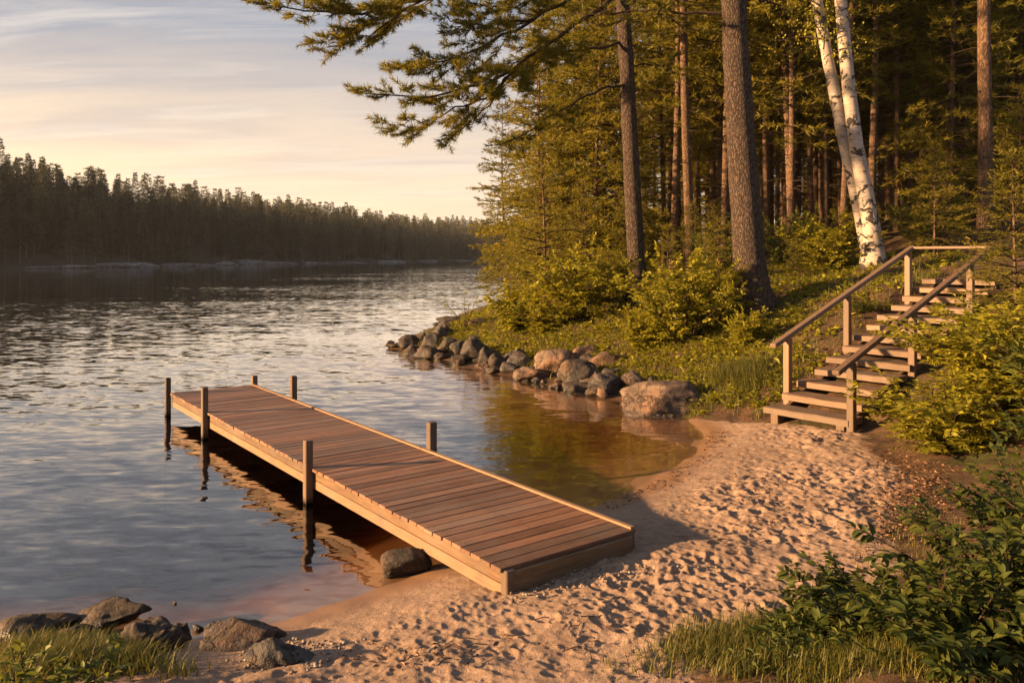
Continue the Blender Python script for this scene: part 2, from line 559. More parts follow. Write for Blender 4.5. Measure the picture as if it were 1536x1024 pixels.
def build_ground():
    th = np.radians(np.concatenate([np.linspace(-80, -39, 60)[:-1], np.linspace(-39, 39, 780), np.linspace(39, 80, 60)[1:]]))
    rr = np.concatenate([np.geomspace(.6, 4.0, 60)[:-1], np.geomspace(4.0, 14, 520)[:-1], np.geomspace(14, 60, 200)[:-1], np.geomspace(60, 900, 60)])
    T, Rr = np.meshgrid(th, rr)
    x = (Rr * np.sin(T)).ravel()
    y = (Rr * np.cos(T)).ravel()
    z, d, b = ground(x, y, True)
    r = np.hypot(x, y)
    near = 1 - smooth(14, 30, r)
    wob = (vnoise(x, y, 1.1, 5) - .5) * .5
    sandm = 1 - smooth(-.35, .45, b + wob)
    dryness = smooth(.45, 1.25, d + wob * .9)
    foot = dimples(x, y, .27, 11, .054, .020) + dimples(x, y, .16, 31, .036, .014) + dimples(x, y, .09, 51, .024, .010, 1.4) + (vnoise(x, y, 12, 6) - .5) * .026 + (vnoise(x, y, 25, 7) - .5) * .016
    lumps = (vnoise(x, y, 2.2, 3) - .5) * .05 + (vnoise(x, y, 6.5, 4) - .5) * .022
    dens = .45 + .55 * smooth(.34, .56, vnoise(x, y, .8, 9))
    z = z + near * sandm * dryness * (foot * dens + lumps)
    fl = (vnoise(x, y, 1.4, 13) - .5) * .16 + (vnoise(x, y, 4.2, 14) - .5) * .07
    z = z + fl * smooth(.1, 1.2, b)
    under = smooth(.3, 2.5, -d)
    z = z + under * ((vnoise(x, y, 1.3, 21) - .5) * .10 + (vnoise(x, y, 3.1, 22) - .5) * .05)
    z = z + (1 - smooth(.3, 1.3, np.abs(d))) * ((vnoise(x, y, 1.6, 61) - .5) * .05 + (vnoise(x, y, 4.5, 62) - .5) * .02)
    wet = (1 - smooth(.10, .62, d + wob * .35)) * sandm
    sandm = sandm * (1 - smooth(13.3, 14.0, y + wob) * smooth(-.6, .1, d))
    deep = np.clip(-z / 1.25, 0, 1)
    nr, nc = len(rr), len(th)
    i, j = np.meshgrid(np.arange(nr - 1), np.arange(nc - 1), indexing='ij')
    f = np.stack([i * nc + j, i * nc + j + 1, (i + 1) * nc + j + 1, (i + 1) * nc + j], -1).reshape(-1, 4)[:, ::-1]
    mb = MB()
    mb.add(np.stack([x, y, z], -1), f, sm=True)
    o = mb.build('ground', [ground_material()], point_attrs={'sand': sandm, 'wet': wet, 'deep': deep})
    tag(o, 'sandy beach with footprints running into the wooded bank', 'ground', kind='structure')


build_ground()


# ------------------------------------------------------------------ lake
def water_material():
    m, nt, out = newmat('lake_water')
    n = N(nt)
    geo = n('TexCoord').outputs['Object']
    sep = n('SeparateXYZ', {0: geo})
    def lay(sx, sy, rz, detail=2, dist=.5):
        q = n('TexNoise', {'Vector': n.coords('Object', (sx, sy, 1), (0, 0, rz)), 'Scale': 1.0, 'Detail': detail, 'Roughness': .5, 'Distortion': dist})
        return n('VectorMath', {0: q.outputs['Color'], 1: (.5, .5, .5)}, operation='SUBTRACT').outputs[0]
    def scl(v, k):
        q = n('VectorMath', {0: v}, operation='SCALE')
        if isinstance(k, float):
            q.inputs['Scale'].default_value = k
        else:
            n.link(k, q.inputs['Scale'])
        return q.outputs[0]
    def add(a, b):
        return n('VectorMath', {0: a, 1: b}, operation='ADD').outputs[0]
    swell = lay(.16, .55, R(12), 1)
    mid = lay(1.15, 3.0, R(-7), 2)
    rip = lay(2.8, 8.0, R(9), 2)
    calm = n.maprange(n.noise(n.coords('Object', (.035, .085, 1), (0, 0, R(5))), 1.0, 3), .36, .62, .35, 1.0)
    bay = n.maprange(n.math('ADD', sep.outputs[0], n.math('MULTIPLY', sep.outputs[1], -.05)), -2.4, .6, 1.0, .55)
    sl_ = add(add(scl(swell, .07), scl(mid, .28)), scl(rip, .37))
    far_ = n.maprange(sep.outputs[1], 9, 60, 1.0, .55)
    sl_ = scl(sl_, n.math('MULTIPLY', n.math('MULTIPLY', calm, bay), far_))
    sq = n('SeparateXYZ', {0: sl_})
    nv = n('CombineXYZ', {0: n.math('MULTIPLY', sq.outputs[0], .45), 1: sq.outputs[1], 2: 1.0}).outputs[0]
    bp = n('VectorMath', {0: nv}, operation='NORMALIZE')
    fr = n('Fresnel', {'IOR': 1.55, 'Normal': bp.outputs[0]})
    back = n('NewGeometry').outputs['Backfacing']
    front = n.math('MULTIPLY', fr.outputs[0], n.math('ADD', n.math('MULTIPLY', fr.outputs[0], .7), 1.15), clamp=True)
    facw = n.math('ADD', n.math('MULTIPLY', front, n.math('SUBTRACT', 1.0, back)), n.math('MULTIPLY', back, .2))
    gl = n('BsdfGlossy', {'Color': (1, 1, 1, 1), 'Roughness': .03, 'Normal': bp.outputs[0]})
    tr = n('BsdfTransparent', {'Color': (.97, .95, .90, 1)})
    mx = n('MixShader', {0: facw, 1: tr.outputs[0], 2: gl.outputs[0]})
    n.link(mx.outputs[0], out.inputs[0])
    va = n('VolumeAbsorption', {'Color': (.74, .50, .22, 1), 'Density': 1.1})
    n.link(va.outputs[0], out.inputs['Volume'])
    return m


mb = MB()
box(mb, (-200, 520, -4.0), (1400, 1160, 8.0))
o = mb.build('lake_water', [water_material()])
tag(o, 'calm rippled lake reflecting the evening sky', 'lake', kind='structure')

# ------------------------------------------------------------------ far shore
FAR = np.array([(-420, 20), (-250, 75), (-165, 112), (-112, 150), (-92, 185), (-82, 225), (-73, 250), (-58, 290), (-38, 350), (-13, 425), (35, 540), (150, 740)], float)
seg = np.linalg.norm(np.diff(FAR, axis=0), axis=1)
FS = np.concatenate([[0], np.cumsum(seg)])


def far_pt(s, d):
    """s metres along the far shore, d metres inland"""
    x = np.interp(s, FS, FAR[:, 0])
    y = np.interp(s, FS, FAR[:, 1])
    e = 14.0
    tx = np.interp(s + e, FS, FAR[:, 0]) - np.interp(s - e, FS, FAR[:, 0])
    ty = np.interp(s + e, FS, FAR[:, 1]) - np.interp(s - e, FS, FAR[:, 1])
    L = np.hypot(tx, ty)
    wig = 2.2 * np.sin(s * .13) + 1.2 * np.sin(s * .37 + 1)
    return x - ty / L * (d + wig), y + tx / L * (d + wig)


def far_z(s, d):
    hi = 15.0 * (1 - np.exp(-np.maximum(d, 0) / 42)) * np.interp(s, [0, 365, 440, 560, 700, 1100], [1.35, 1.25, .95, .75, .75, .9])
    hi = hi + (vnoise(np.asarray(s, float), np.asarray(d, float), .035, 77) - .5) * 4 * smooth(5, 40, np.asarray(d, float))
    return np.where(np.asarray(d) > 0, .35 + hi, .35 + np.asarray(d) * .5)


def build_far_hill():
    s = np.linspace(120, FS[-1] - 5, 320)
    d = np.concatenate([[-14, -6, -2, -.7, 0, .8, 2, 4], np.linspace(7, 160, 40)])
    S, D = np.meshgrid(s, d, indexing='ij')
    x, y = far_pt(S, D)
    z = far_z(S, D) + (vnoise(x, y, .25, 8) - .5) * .5
    m, nt, out = newmat('far_hillside')
    n = N(nt)
    c = n.ramp(n.noise(n.coords('Object'), .35, 5, .65), [(.35, (.025, .022, .014)), (.65, (.06, .05, .03))])
    b = n('BsdfPrincipled', {'Base Color': c, 'Roughness': .95})
    n.link(b.outputs[0], out.inputs[0])
    nr, nc = S.shape
    i, j = np.meshgrid(np.arange(nr - 1), np.arange(nc - 1), indexing='ij')
    f = np.stack([i * nc + j, i * nc + j + 1, (i + 1) * nc + j + 1, (i + 1) * nc + j], -1).reshape(-1, 4)
    mb = MB()
    mb.add(np.stack([x, y, z], -1).reshape(-1, 3), f, sm=True)
    o = mb.build('far_hill', [m])
    tag(o, 'wooded hillside across the lake', 'hill', kind='structure')


build_far_hill()


# ------------------------------------------------------------------ foliage builders
def needles(mb, A, D, L, K, nl, nw, mat, var, r, spread=.75, up=.12):
    """thin needle blades along twigs: A start, D direction, L length (arrays)"""
    m = len(A)
    if m == 0:
        return
    A = np.repeat(A, K, 0)
    Dk = np.repeat(D, K, 0)
    Lk = np.repeat(L, K)
    vk = np.repeat(var, K)
    u = r.random(m * K) ** .8
    p = A + Dk * (Lk * u)[:, None]
    q = r.normal(0, 1, (m * K, 3))
    d = nrm(Dk * .75 + q * spread * .6 + np.array([0, 0, up]))
    s = nrm(np.cross(d, r.normal(0, 1, (m * K, 3))))
    l = nl * (.6 + .8 * r.random(m * K))[:, None]
    w = nw * (.6 + .8 * r.random(m * K))[:, None]
    v = np.stack([p - s * w, p + s * w, p + d * l * .55 + s * w * .8, p + d * l], 1).reshape(-1, 3)
    k = np.arange(m * K) * 4
    f = np.stack([k, k + 1, k + 2, k + 3], -1)
    mb.add(v, f, mat, np.clip(vk + r.normal(0, .10, m * K), 0, 1))


def conifer(seed, H, r0, zc, Rmax, whorl=.42, nb=6, tw=6.0, K=9, nl=.2, nw=.02, droop=.22, e0=-.18, e1=.75,
            power=.8, sway=.15, dead=0, sides=9, spread=.75, twl=.42):
    """returns (trunk MB, crown MB); crown carries branch wood (0) and needles (1)"""
    r = np.random.default_rng(seed)
    tk, cr = MB(), MB()
    zz = np.linspace(-.5, H, 14)
    ax = sway * np.sin(zz / H * 2.2 + r.random() * 6) + sway * .4 * np.sin(zz / H * 6 + r.random() * 6)
    ay = sway * np.sin(zz / H * 2.0 + r.random() * 6)
    ax -= np.interp(0, zz, ax)
    ay -= np.interp(0, zz, ay)
    rad = r0 * (np.clip(1 - zz / H, 0, 1) ** .75 * .93 + .07 * .3) * (1 + .45 * np.exp(-np.maximum(zz, 0) / .35))
    v, f = tube(np.stack([ax, ay, zz], -1), rad, sides)
    tk.add(v, f, 0, sm=True)
    z = zc
    AA, DD, LL, VV = [], [], [], []
    while z < H - .15:
        t = (z - zc) / (H - zc)
        prof = (1 - t) ** power * min(1.0, .55 + t * 3.2)
        n = max(3, int(round(nb * (.6 + .6 * r.random()))))
        a0 = r.random() * 6.28
        for k in range(n):
            L = Rmax * prof * (.55 + .6 * r.random()) + .12
            az = a0 + k / n * 6.28 + r.normal(0, .3)
            e = e0 + (e1 - e0) * t + r.normal(0, .12)
            dirh = np.array([np.cos(az), np.sin(az), 0])
            u = np.linspace(0, 1, 6)
            bz = z + r.normal(0, .1)
            base = np.array([np.interp(bz, zz, ax), np.interp(bz, zz, ay), bz])
            path = base + np.outer(u * L * np.cos(e), dirh)
            path[:, 2] += L * (np.sin(e) * u - droop * u ** 2 + droop * .55 * u ** 3.5)
            br = max(.006, .018 * L ** .8) * (1 - u * .85)
            vv, ff = tube(path, br, 4)
            cr.add(vv, ff, 0)
            ntw = max(3, int(tw * L))
            ut = .15 + .85 * (np.arange(ntw) + r.random(ntw) * .8) / ntw
            ut = np.clip(ut, 0, 1)
            pos = np.stack([np.interp(ut, u, path[:, i]) for i in range(3)], -1)
            tang = nrm(np.stack([np.interp(ut, u, np.gradient(path[:, i])) for i in range(3)], -1))
            side = nrm(np.cross(tang, [0, 0, 1.0])) * np.where(np.arange(ntw) % 2, 1, -1)[:, None]
            ang = r.uniform(.35, 1.1, ntw)[:, None]
            td = nrm(tang * np.cos(ang) + side * np.sin(ang) + np.array([0, 0, 1.0]) * r.normal(-.05, .22, (ntw, 1)))
            tl = L * twl * (1.05 - ut) * r.uniform(.6, 1.2, ntw) + .16
            bv = np.clip(.5 + r.normal(0, .16), 0, 1)
            AA.append(pos)
            DD.append(td)
            LL.append(tl)
            VV.append(np.clip(bv + r.normal(0, .12, ntw) + .15 * (ut - .5), 0, 1))
        z += whorl * (.7 + .6 * r.random())
    needles(cr, np.concatenate(AA), np.concatenate(DD), np.concatenate(LL), K, nl, nw, 1, np.concatenate(VV), r, spread)
    for k in range(dead):
        zb = r.uniform(min(1.5, zc * .5), zc + .5)
        az = r.random() * 6.28
        L = r.uniform(.3, 1.3)
        u = np.linspace(0, 1, 4)
        path = np.array([np.interp(zb, zz, ax), np.interp(zb, zz, ay), zb]) + np.outer(u * L, [np.cos(az), np.sin(az), 0])
        path[:, 2] += L * (.1 * u - .3 * u ** 2)
        vv, ff = tube(path, .014 * (1 - .8 * u), 4)
        cr.add(vv, ff, 0)
    return tk, cr


def tree_proto(name, tk, cr, bark, fol):
    root = empty(name)
    tk.build('trunk', [M[bark]], root)
    cr.build('crown', [M['twig'], M[fol]], root)
    return root


class Kind:
    """first use moves the prototype itself, later uses copy it with its parts"""

    def __init__(self, root):
        self.root, self.used = root, False

    def put(self, loc, rz=0.0, sc=(1, 1, 1), label=None, cat='tree', group=None, tilt=(0, 0), name=None):
        o = copy_tree(self.root) if self.used else self.root
        self.used = True
        o.location = [float(c) for c in loc]
        o.rotation_euler = (tilt[0], tilt[1], rz)
        o.scale = (sc, sc, sc) if np.isscalar(sc) else sc
        if name:
            o.name = name
        tag(o, label, cat, group)
        return o


def leaves(mb, Pn, D, Nn, L, W, mat, var, hero=False, fold=.18, curl=.15):
    """leaf blades, folded along the midrib"""
    m = len(Pn)
    S = nrm(np.cross(D, Nn))
    Nn = nrm(np.cross(S, D))
    L = L[:, None]
    W = W[:, None]
    if not hero:
        v = np.stack([Pn, Pn + D * L * .45 + S * W + Nn * W * fold * 2, Pn + D * L - Nn * L * curl, Pn + D * L * .45 - S * W + Nn * W * fold * 2], 1)
        k = np.arange(m) * 4
        f = np.concatenate([np.stack([k, k + 1, k + 2], -1), np.stack([k, k + 2, k + 3], -1)])
        mb.add(v.reshape(-1, 3), f, mat, np.concatenate([var, var]))
    else:
        v = np.stack([Pn,
                      Pn + D * L * .28 + S * W * .85 + Nn * W * fold * 2,
                      Pn + D * L * .62 + S * W * .75 + Nn * (W * fold * 2 - L * curl * .35),
                      Pn + D * L - Nn * L * curl,
                      Pn + D * L * .62 - S * W * .75 + Nn * (W * fold * 2 - L * curl * .35),
                      Pn + D * L * .28 - S * W * .85 + Nn * W * fold * 2,
                      Pn + D * L * .30,
                      Pn + D * L * .64 - Nn * L * curl * .35], 1)
        k = np.arange(m) * 8
        tri = np.concatenate([np.stack([k + a, k + b, k + c], -1) for a, b, c in ((0, 1, 6), (0, 6, 5), (2, 3, 7), (7, 3, 4))])
        quad = np.concatenate([np.stack([k + a, k + b, k + c, k + d], -1) for a, b, c, d in ((6, 1, 2, 7), (5, 6, 7, 4))])
        n0 = mb.n
        mb.v.append(v.reshape(-1, 3).astype(np.float32))
        mb.f.append((tri + n0, mat, np.tile(var, 4).astype(np.float32), True))
        mb.f.append((quad + n0, mat, np.tile(var, 2).astype(np.float32), True))
        mb.n += m * 8


def shrub(seed, H, Rr, nstem=9, ntw=16, nleaf=14, ll=.10, lw=.03, hero=False, twl=.5, upright=.5, low=.1, pair=.95, droop=.1):
    """returns (stems MB, foliage MB) for a leafy bush"""
    r = np.random.default_rng(seed)
    st, fo = MB(), MB()
    for s in range(nstem):
        az = s / nstem * 6.28 + r.normal(0, .35)
        rad = Rr * np.sqrt(r.random()) * .95
        hh = H * (1 - .45 * (rad / Rr) ** 2) * r.uniform(.7, 1.05)
        u = np.linspace(0, 1, 7)
        b0 = np.array([np.cos(az), np.sin(az), 0]) * Rr * .14 * r.random()
        path = b0 + np.outer(u ** (1 + upright), np.array([np.cos(az), np.sin(az), 0]) * rad)
        path[:, 2] = -.08 + (hh + .08) * u ** .92
        path[:, :2] += r.normal(0, .02 * H, (7, 2)) * u[:, None]
        v, f = tube(path, (.008 + .008 * H) * (1 - .8 * u), 5)
        st.add(v, f, 0, sm=True)
        ut = np.clip(low + (1 - low) * (np.arange(ntw) + r.random(ntw)) / ntw, 0, 1)
        pos = np.stack([np.interp(ut, u, path[:, i]) for i in range(3)], -1)
        ta = r.random(ntw) * 6.28
        out = np.stack([np.cos(ta), np.sin(ta), np.zeros(ntw)], -1) + .5 * np.array([np.cos(az), np.sin(az), 0]) * (rad / Rr)
        td = nrm(out + np.array([0, 0, 1]) * r.uniform(.05, .9, (ntw, 1)))
        tl = twl * r.uniform(.5, 1.15, ntw) * (1.1 - .55 * ut)
        td[-1] = nrm(path[-1] - path[-2])
        for k in range(ntw):
            uu = np.linspace(0, 1, 4)
            tp = pos[k] + np.outer(uu * tl[k], td[k])
            tp[:, 2] -= droop * tl[k] * uu ** 2
            v, f = tube(tp, .0045 * (1 - .6 * uu), 3)
            st.add(v, f, 0)
            n = max(4, int(nleaf * r.uniform(.7, 1.2)))
            ul = .12 + .88 * (np.arange(n) + r.random(n) * .5) / n
            lp = np.stack([np.interp(ul, uu, tp[:, i]) for i in range(3)], -1)
            tn = nrm(tp[-1] - tp[0])
            side = nrm(np.cross(tn, [0.05, 0.02, 1.0]))
            upv = np.cross(side, tn)
            roll = r.normal(0, .35)
            side = side * np.cos(roll) + upv * np.sin(roll)
            sg = np.where(np.arange(n) % 2, 1, -1)[:, None]
            ld = nrm(tn * r.uniform(.35, .8, (n, 1)) + side * sg * pair + r.normal(0, .22, (n, 3)) + np.array([0, 0, -.12]))
            ld[-1] = nrm(tn + r.normal(0, .1, 3))
            ln = nrm(np.array([0, 0, 1.0]) + r.normal(0, .32, (n, 3)))
            sc = r.uniform(.6, 1.15, n) * (1.05 - .4 * np.abs(ul - .45))
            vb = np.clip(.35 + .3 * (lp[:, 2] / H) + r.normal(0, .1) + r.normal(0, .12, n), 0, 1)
            leaves(fo, lp, ld, ln, ll * sc, lw * sc, 0, vb, hero)
    return st, fo


def shrub_proto(name, so, leafmat):
    root = empty(name)
    so[0].build('stems', [M['twig']], root)
    so[1].build('foliage', [M[leafmat]], root)
    return root


def blades(mb, base, h, w, r, lean=.5, mat=0, var=None, seg=3):
    """curved grass blades"""
    m = len(base)
    az = r.random(m) * 6.28
    d = np.stack([np.cos(az), np.sin(az), np.zeros(m)], -1)
    s = np.stack([-np.sin(az), np.cos(az), np.zeros(m)], -1)
    ln = lean * r.uniform(.2, 1.4, m)
    vs = []
    for k in range(seg + 1):
        u = k / seg
        c = base + d * (h * ln * u ** 2)[:, None] + np.array([0, 0, 1.0]) * (h * (u - .28 * ln * u ** 2))[:, None]
        wk = (w * (1 - u ** 1.5))[:, None]
        if k < seg:
            vs += [c - s * wk, c + s * wk]
        else:
            vs += [c]
    v = np.stack(vs, 1)
    nv = 2 * seg + 1
    k = np.arange(m) * nv
    if var is None:
        var = np.clip(r.normal(.45, .22, m), 0, 1)
    n0 = mb.n
    mb.v.append(v.reshape(-1, 3).astype(np.float32))
    for q in range(seg - 1):
        mb.f.append((np.stack([k + 2 * q, k + 2 * q + 1, k + 2 * q + 3, k + 2 * q + 2], -1) + n0, mat, var.astype(np.float32), False))
    q = seg - 1
    mb.f.append((np.stack([k + 2 * q, k + 2 * q + 1, k + 2 * q + 2], -1) + n0, mat, var.astype(np.float32), False))
    mb.n += m * nv


# ------------------------------------------------------------------ far shore forest
fr = np.random.default_rng(21)
far_kinds, far_parts, far_low = [], [], []
for k, (H, zc, Rm, pw) in enumerate([(17, 3.5, 2.9, 1.0), (14, 1.5, 3.0, .95), (19, 6.0, 3.2, .8), (12, 1.0, 2.8, 1.1), (18, 7.5, 3.3, .55)]):
    tk, cr = conifer(300 + k, H, .17, zc, Rm, whorl=.5, nb=7, tw=3.4, K=4, nl=.5, nw=.06, droop=.30, e0=-.2, e1=.55, power=pw, sway=.2, sides=5, dead=4, spread=.6)
    far_low.append(conifer(300 + k, H, .17, zc, Rm, whorl=.62, nb=6, tw=2.6, K=2, nl=.7, nw=.11, droop=.30, e0=-.2, e1=.55, power=pw, sway=.2, sides=4, spread=.6))
    far_parts.append((tk, cr))
    far_kinds.append(Kind(tree_proto('far_conifer', tk, cr, 'bark_far', 'needles_far')))
cand = []
for s in np.arange(150, FS[-1] - 40, 3.2):
    for d in np.concatenate([[1.6], np.arange(5.0, 92, 5.4)]):
        ss, dd = s + fr.normal(0, 1.2), d + fr.normal(0, 1.3)
        x, y = far_pt(ss, max(dd, .9))
        if y < 40:
            continue
        px = 768 + x / y * F
        if px < -260 or px > 830 or y > 640:
            continue
        cand.append((float(x), float(y), float(far_z(ss, max(dd, .9))), dd, px))
cand.sort(key=lambda c: c[1] * (1 + .012 * max(c[3], 0)) + (4000 if c[4] < -40 or c[4] > 760 else 0))
single, mass = cand[:285], cand[285:]
for x, y, z, d, px in single:
    k = int(fr.integers(0, 5))
    band = 0 if px < 190 else (1 if px < 430 else 2)
    label = ['dark conifer in the far shore forest at the left end of the lake', 'dark conifer in the far shore forest above the pale rock ledges',
             'hazy conifer in the far shore forest nearer the distant point'][band]
    s_ = fr.uniform(.55, 1.0)
    far_kinds[k].put((x, y, z - .2), fr.random() * 6.28, (s_, s_, s_ * fr.uniform(.9, 1.12)), label, 'tree', 'conifers on the far shore')
mb = MB()
for x, y, z, d, px in mass:
    k = int(fr.integers(0, 5))
    a = fr.random() * 6.28
    s_ = fr.uniform(.55, 1.02)
    ca, sa = np.cos(a) * s_, np.sin(a) * s_
    Rm = np.array([[ca, -sa, 0], [sa, ca, 0], [0, 0, s_]])
    for part, mm in ((far_low[k][0], {0: 0}), (far_low[k][1], {0: 1, 1: 2})):
        if part is far_low[k][0]:
            src = part.f
        else:
            src = [q for q in part.f if q[1] == 1]
        vv = np.concatenate(part.v) @ Rm.T + np.array([x, y, z - .2])
        n0 = mb.n
        mb.v.append(vv.astype(np.float32))
        for f, m_, va, sm in src:
            mb.f.append((f, mm[m_], va, sm))
            mb.f[-1] = (f + n0, mm[m_], va, sm)
        mb.n += len(vv)
o = mb.build('distant_forest', [M['bark_far'], M['twig'], M['needles_far']])
tag(o, 'dense dark evergreen forest covering the hillside behind the far shore trees', 'forest', kind='stuff')


# ------------------------------------------------------------------ rocks
def ico(sub):
    bm = bmesh.new()
    bmesh.ops.create_icosphere(bm, subdivisions=sub, radius=1.0)
    v = np.array([q.co for q in bm.verts])
    f = np.array([[q.index for q in t.verts] for t in bm.faces])
    bm.free()
    return v, f


ICO = {k: ico(k) for k in (3, 4, 5)}


def rock_obj(name, loc, size, seed, mat, sub=4, facets=9, rough=.16, rz=0.0, tilt=(0, 0), cut=(.45, .85), sharp=34, planes=None):
    r = np.random.default_rng(seed)
    v, f = ICO[sub]
    v = nrm(v)
    nn = nrm(r.normal(0, 1, (facets, 3)))
    dd = r.uniform(cut[0], cut[1], facets)
    if planes:
        nn = np.concatenate([nrm(np.array([q[:3] for q in planes])), nn])
        dd = np.concatenate([[q[3] for q in planes], np.maximum(dd, .8)])
    dots = v @ nn.T
    lim = np.where(dots > .05, dd[None] / np.maximum(dots, .05), 9)
    rad = -np.log(np.exp(-sharp * np.minimum(lim, 3)).sum(1) + np.exp(-sharp * 1.0)) / sharp
    p = v * rad[:, None]
    off = r.uniform(-50, 50, 3)
    q = [mnoise.fractal(Vector(a * 1.3 + off), 1.0, 2.1, 5) for a in p]
    q2 = [mnoise.ridged_multi_fractal(Vector(a * 2.4 + off), .9, 2.0, 4, 1.0, 2.0) for a in p] if sub >= 4 else np.zeros(len(p))
    p = p * (1 + rough * np.array(q)[:, None] + rough * .22 * (np.array(q2)[:, None] - 1))
    p = p / (np.abs(p).max(0)) * (np.array(size) / 2)
    mb = MB()
    mb.add(p, f, 0, sm=True)
    o = mb.build(name, [M[mat]])
    o.location = [float(c) for c in loc]
    o.rotation_euler = (tilt[0], tilt[1], rz)
    return o


# x, y, half width, half height in an enlarged crop of the photograph; label
def place_rock(px, py, hw, hh, label, mat='rock', seed=0, group=None, sub=4, depth=.85, sink=.3, cat='rock', name='shore_rock', **kw):
    b = hit(px, py + hh)
    Y = b[1]
    w = 2 * hw / F * Y
    h = 2 * hh / F * Y * 1.08
    hfull = h / (1 - sink)
    o = rock_obj(name, (b[0], Y + w * depth * .35, max(b[2], 0.0) + hfull * (.5 - sink)), (w * 1.2, w * depth * 1.1, hfull * 1.06), seed, mat, sub, **kw)
    tag(o, label, cat, group)
    return o


Z5 = lambda x, y: (550 + x / 2.793, 400 + y / 2.793)
row = [
    (115, 331, 32, 9, 'flat dark rock at the very tip of the rocky point', 'rock_dark'),
    (180, 315, 42, 23, 'rounded grey rock second from the tip of the rocky point', 'rock'),
    (232, 296, 19, 15, 'small round rock peeking up behind the tip of the point', 'rock'),
    (258, 312, 40, 30, 'humped grey rock in the third place back from the tip of the point', 'rock'),
    (182, 350, 34, 22, 'low dark wet rock in the water just below the tip of the point', 'rock_dark'),
    (242, 362, 50, 24, 'long low grey rock at the waterline near the tip of the point', 'rock'),
    (335, 325, 40, 22, 'smooth pale oval rock lying on the point', 'rock'),
    (305, 374, 34, 13, 'flat dark rock awash left of the tallest humped rock of the point', 'rock_dark'),
    (392, 342, 40, 25, 'grey rounded rock behind and left of the big humped rock', 'rock'),
    (385, 388, 42, 23, 'dark rock at the water below the big humped rock', 'rock_dark'),
    (452, 352, 60, 40, 'big smooth humped rock standing highest on the outer point', 'rock'),
    (447, 308, 30, 15, 'pale flat rock lying behind the big humped rock under the grass', 'rock'),
    (505, 378, 52, 32, 'angled slab rock leaning beside the big humped rock', 'rock'),
    (556, 398, 44, 26, 'dark striped slab rock at the waterline in the middle of the row', 'rock_dark'),
    (622, 366, 46, 34, 'tall wedge shaped rock in the middle of the rock row', 'rock'),
    (652, 392, 62, 30, 'wide grey rock at the waterline in front of the tall wedge', 'rock'),
    (692, 448, 68, 30, 'pointed brown slab rock reaching out into the water', 'rock_tan'),
    (800, 402, 88, 46, 'large brown boulder with a domed top behind the pointed slab', 'rock_tan'),
    (880, 446, 72, 44, 'pale grey rounded rock between the brown domed boulder and the round stones', 'rock'),
    (905, 405, 55, 26, 'low grey rock tucked behind the pale rounded rock', 'rock'),
    (952, 450, 46, 30, 'round orange tinted stone sitting on top of the rock row', 'rock_tan'),
    (892, 502, 60, 26, 'dark wet angular rock at the water under the round stones', 'rock_dark'),
    (1008, 500, 68, 44, 'large dark grey rock with a sunlit left slope at the water', 'rock'),
    (1040, 450, 46, 22, 'low grey rock behind the large dark rock', 'rock'),
    (1127, 480, 52, 36, 'smooth round grey stone near the big tan boulder', 'rock'),
    (1080, 528, 20, 15, 'small bluish stone wedged at the water between two bigger rocks', 'rock'),
    (1137, 524, 44, 27, 'brown rounded stone touching the big tan boulder', 'rock_tan'),
    (1207, 484, 32, 18, 'small pale rock right behind the big tan boulder', 'rock'),
    (328, 256, 32, 24, 'upright brown rock on the back side of the point by the sapling', 'rock'),
    (352, 216, 56, 11, 'long flat dark ledge rock far out on the back of the point', 'rock_dark'),
    (300, 236, 22, 6, 'thin flat dark rock lowest in the water behind the point', 'rock_dark'),
    (322, 282, 46, 24, 'broad grey rock on top of the point beside the sapling', 'rock'),
    (470, 236, 44, 16, 'flat brown rock in the grass on top of the point', 'rock_tan'),
    (922, 362, 58, 25, 'tan rock slab half buried in the bank above the rock row', 'rock_tan'),
    (1012, 392, 72, 30, 'pale tan sloping slab in the bank below the shrubs', 'rock_tan'),
    (765, 386, 24, 16, 'small grey stone at the back edge of the brown domed boulder', 'rock'),
    (740, 482, 14, 7, 'tiny orange stone awash in front of the pointed slab', 'rock_tan'),
    (800, 478, 22, 8, 'tiny flat stone awash below the brown domed boulder', 'rock_tan'),
]
for i, (x, y, hw, hh, label, mat) in enumerate(row):
    px, py = Z5(x, y)
    place_rock(px, py, hw / 2.793, hh / 2.793, label, mat, 40 + i, 'rocks along the rocky point', sub=4)
place_rock(1006, 598, 61, 26, 'big angular tan boulder where the beach meets the rock row', 'rock_tan', 501, 'rocks along the rocky point', sub=5, depth=.8, sink=.25,
           name='boulder', cat='boulder', facets=4, rough=.13, cut=(.7, .9), planes=[(-.75, -.45, .5, .52), (.25, -.9, .28, .55), (.05, .1, 1, .62), (.95, -.1, .5, .66)])
rf = np.random.default_rng(123)
k = 0
while k < 34:
    t = rf.random()
    yy = 14.2 + t * 11.5
    xx = np.interp(yy, [14.2, 15.1, 16.5, 18.2, 20.2, 22.3, 24.0, 25.2, 27.5], [2.7, 2.3, 1.15, .1, -1.2, -2.6, -3.7, -3.75, -3.5]) + rf.uniform(-.15, .75)
    w = rf.uniform(.18, .5)
    o = rock_obj('shore_rock', (xx, yy, max(0., float(ground(xx, yy))) + w * .12), (w, w * rf.uniform(.7, 1.1), w * rf.uniform(.45, .75)), 900 + k,
                 ['rock', 'rock_dark', 'rock_tan'][int(rf.integers(0, 3))], 3, rz=rf.random() * 6.28)
    tag(o, 'smaller rock filling gaps between the bigger rocks of the point', 'rock', 'rocks along the rocky point')
    k += 1
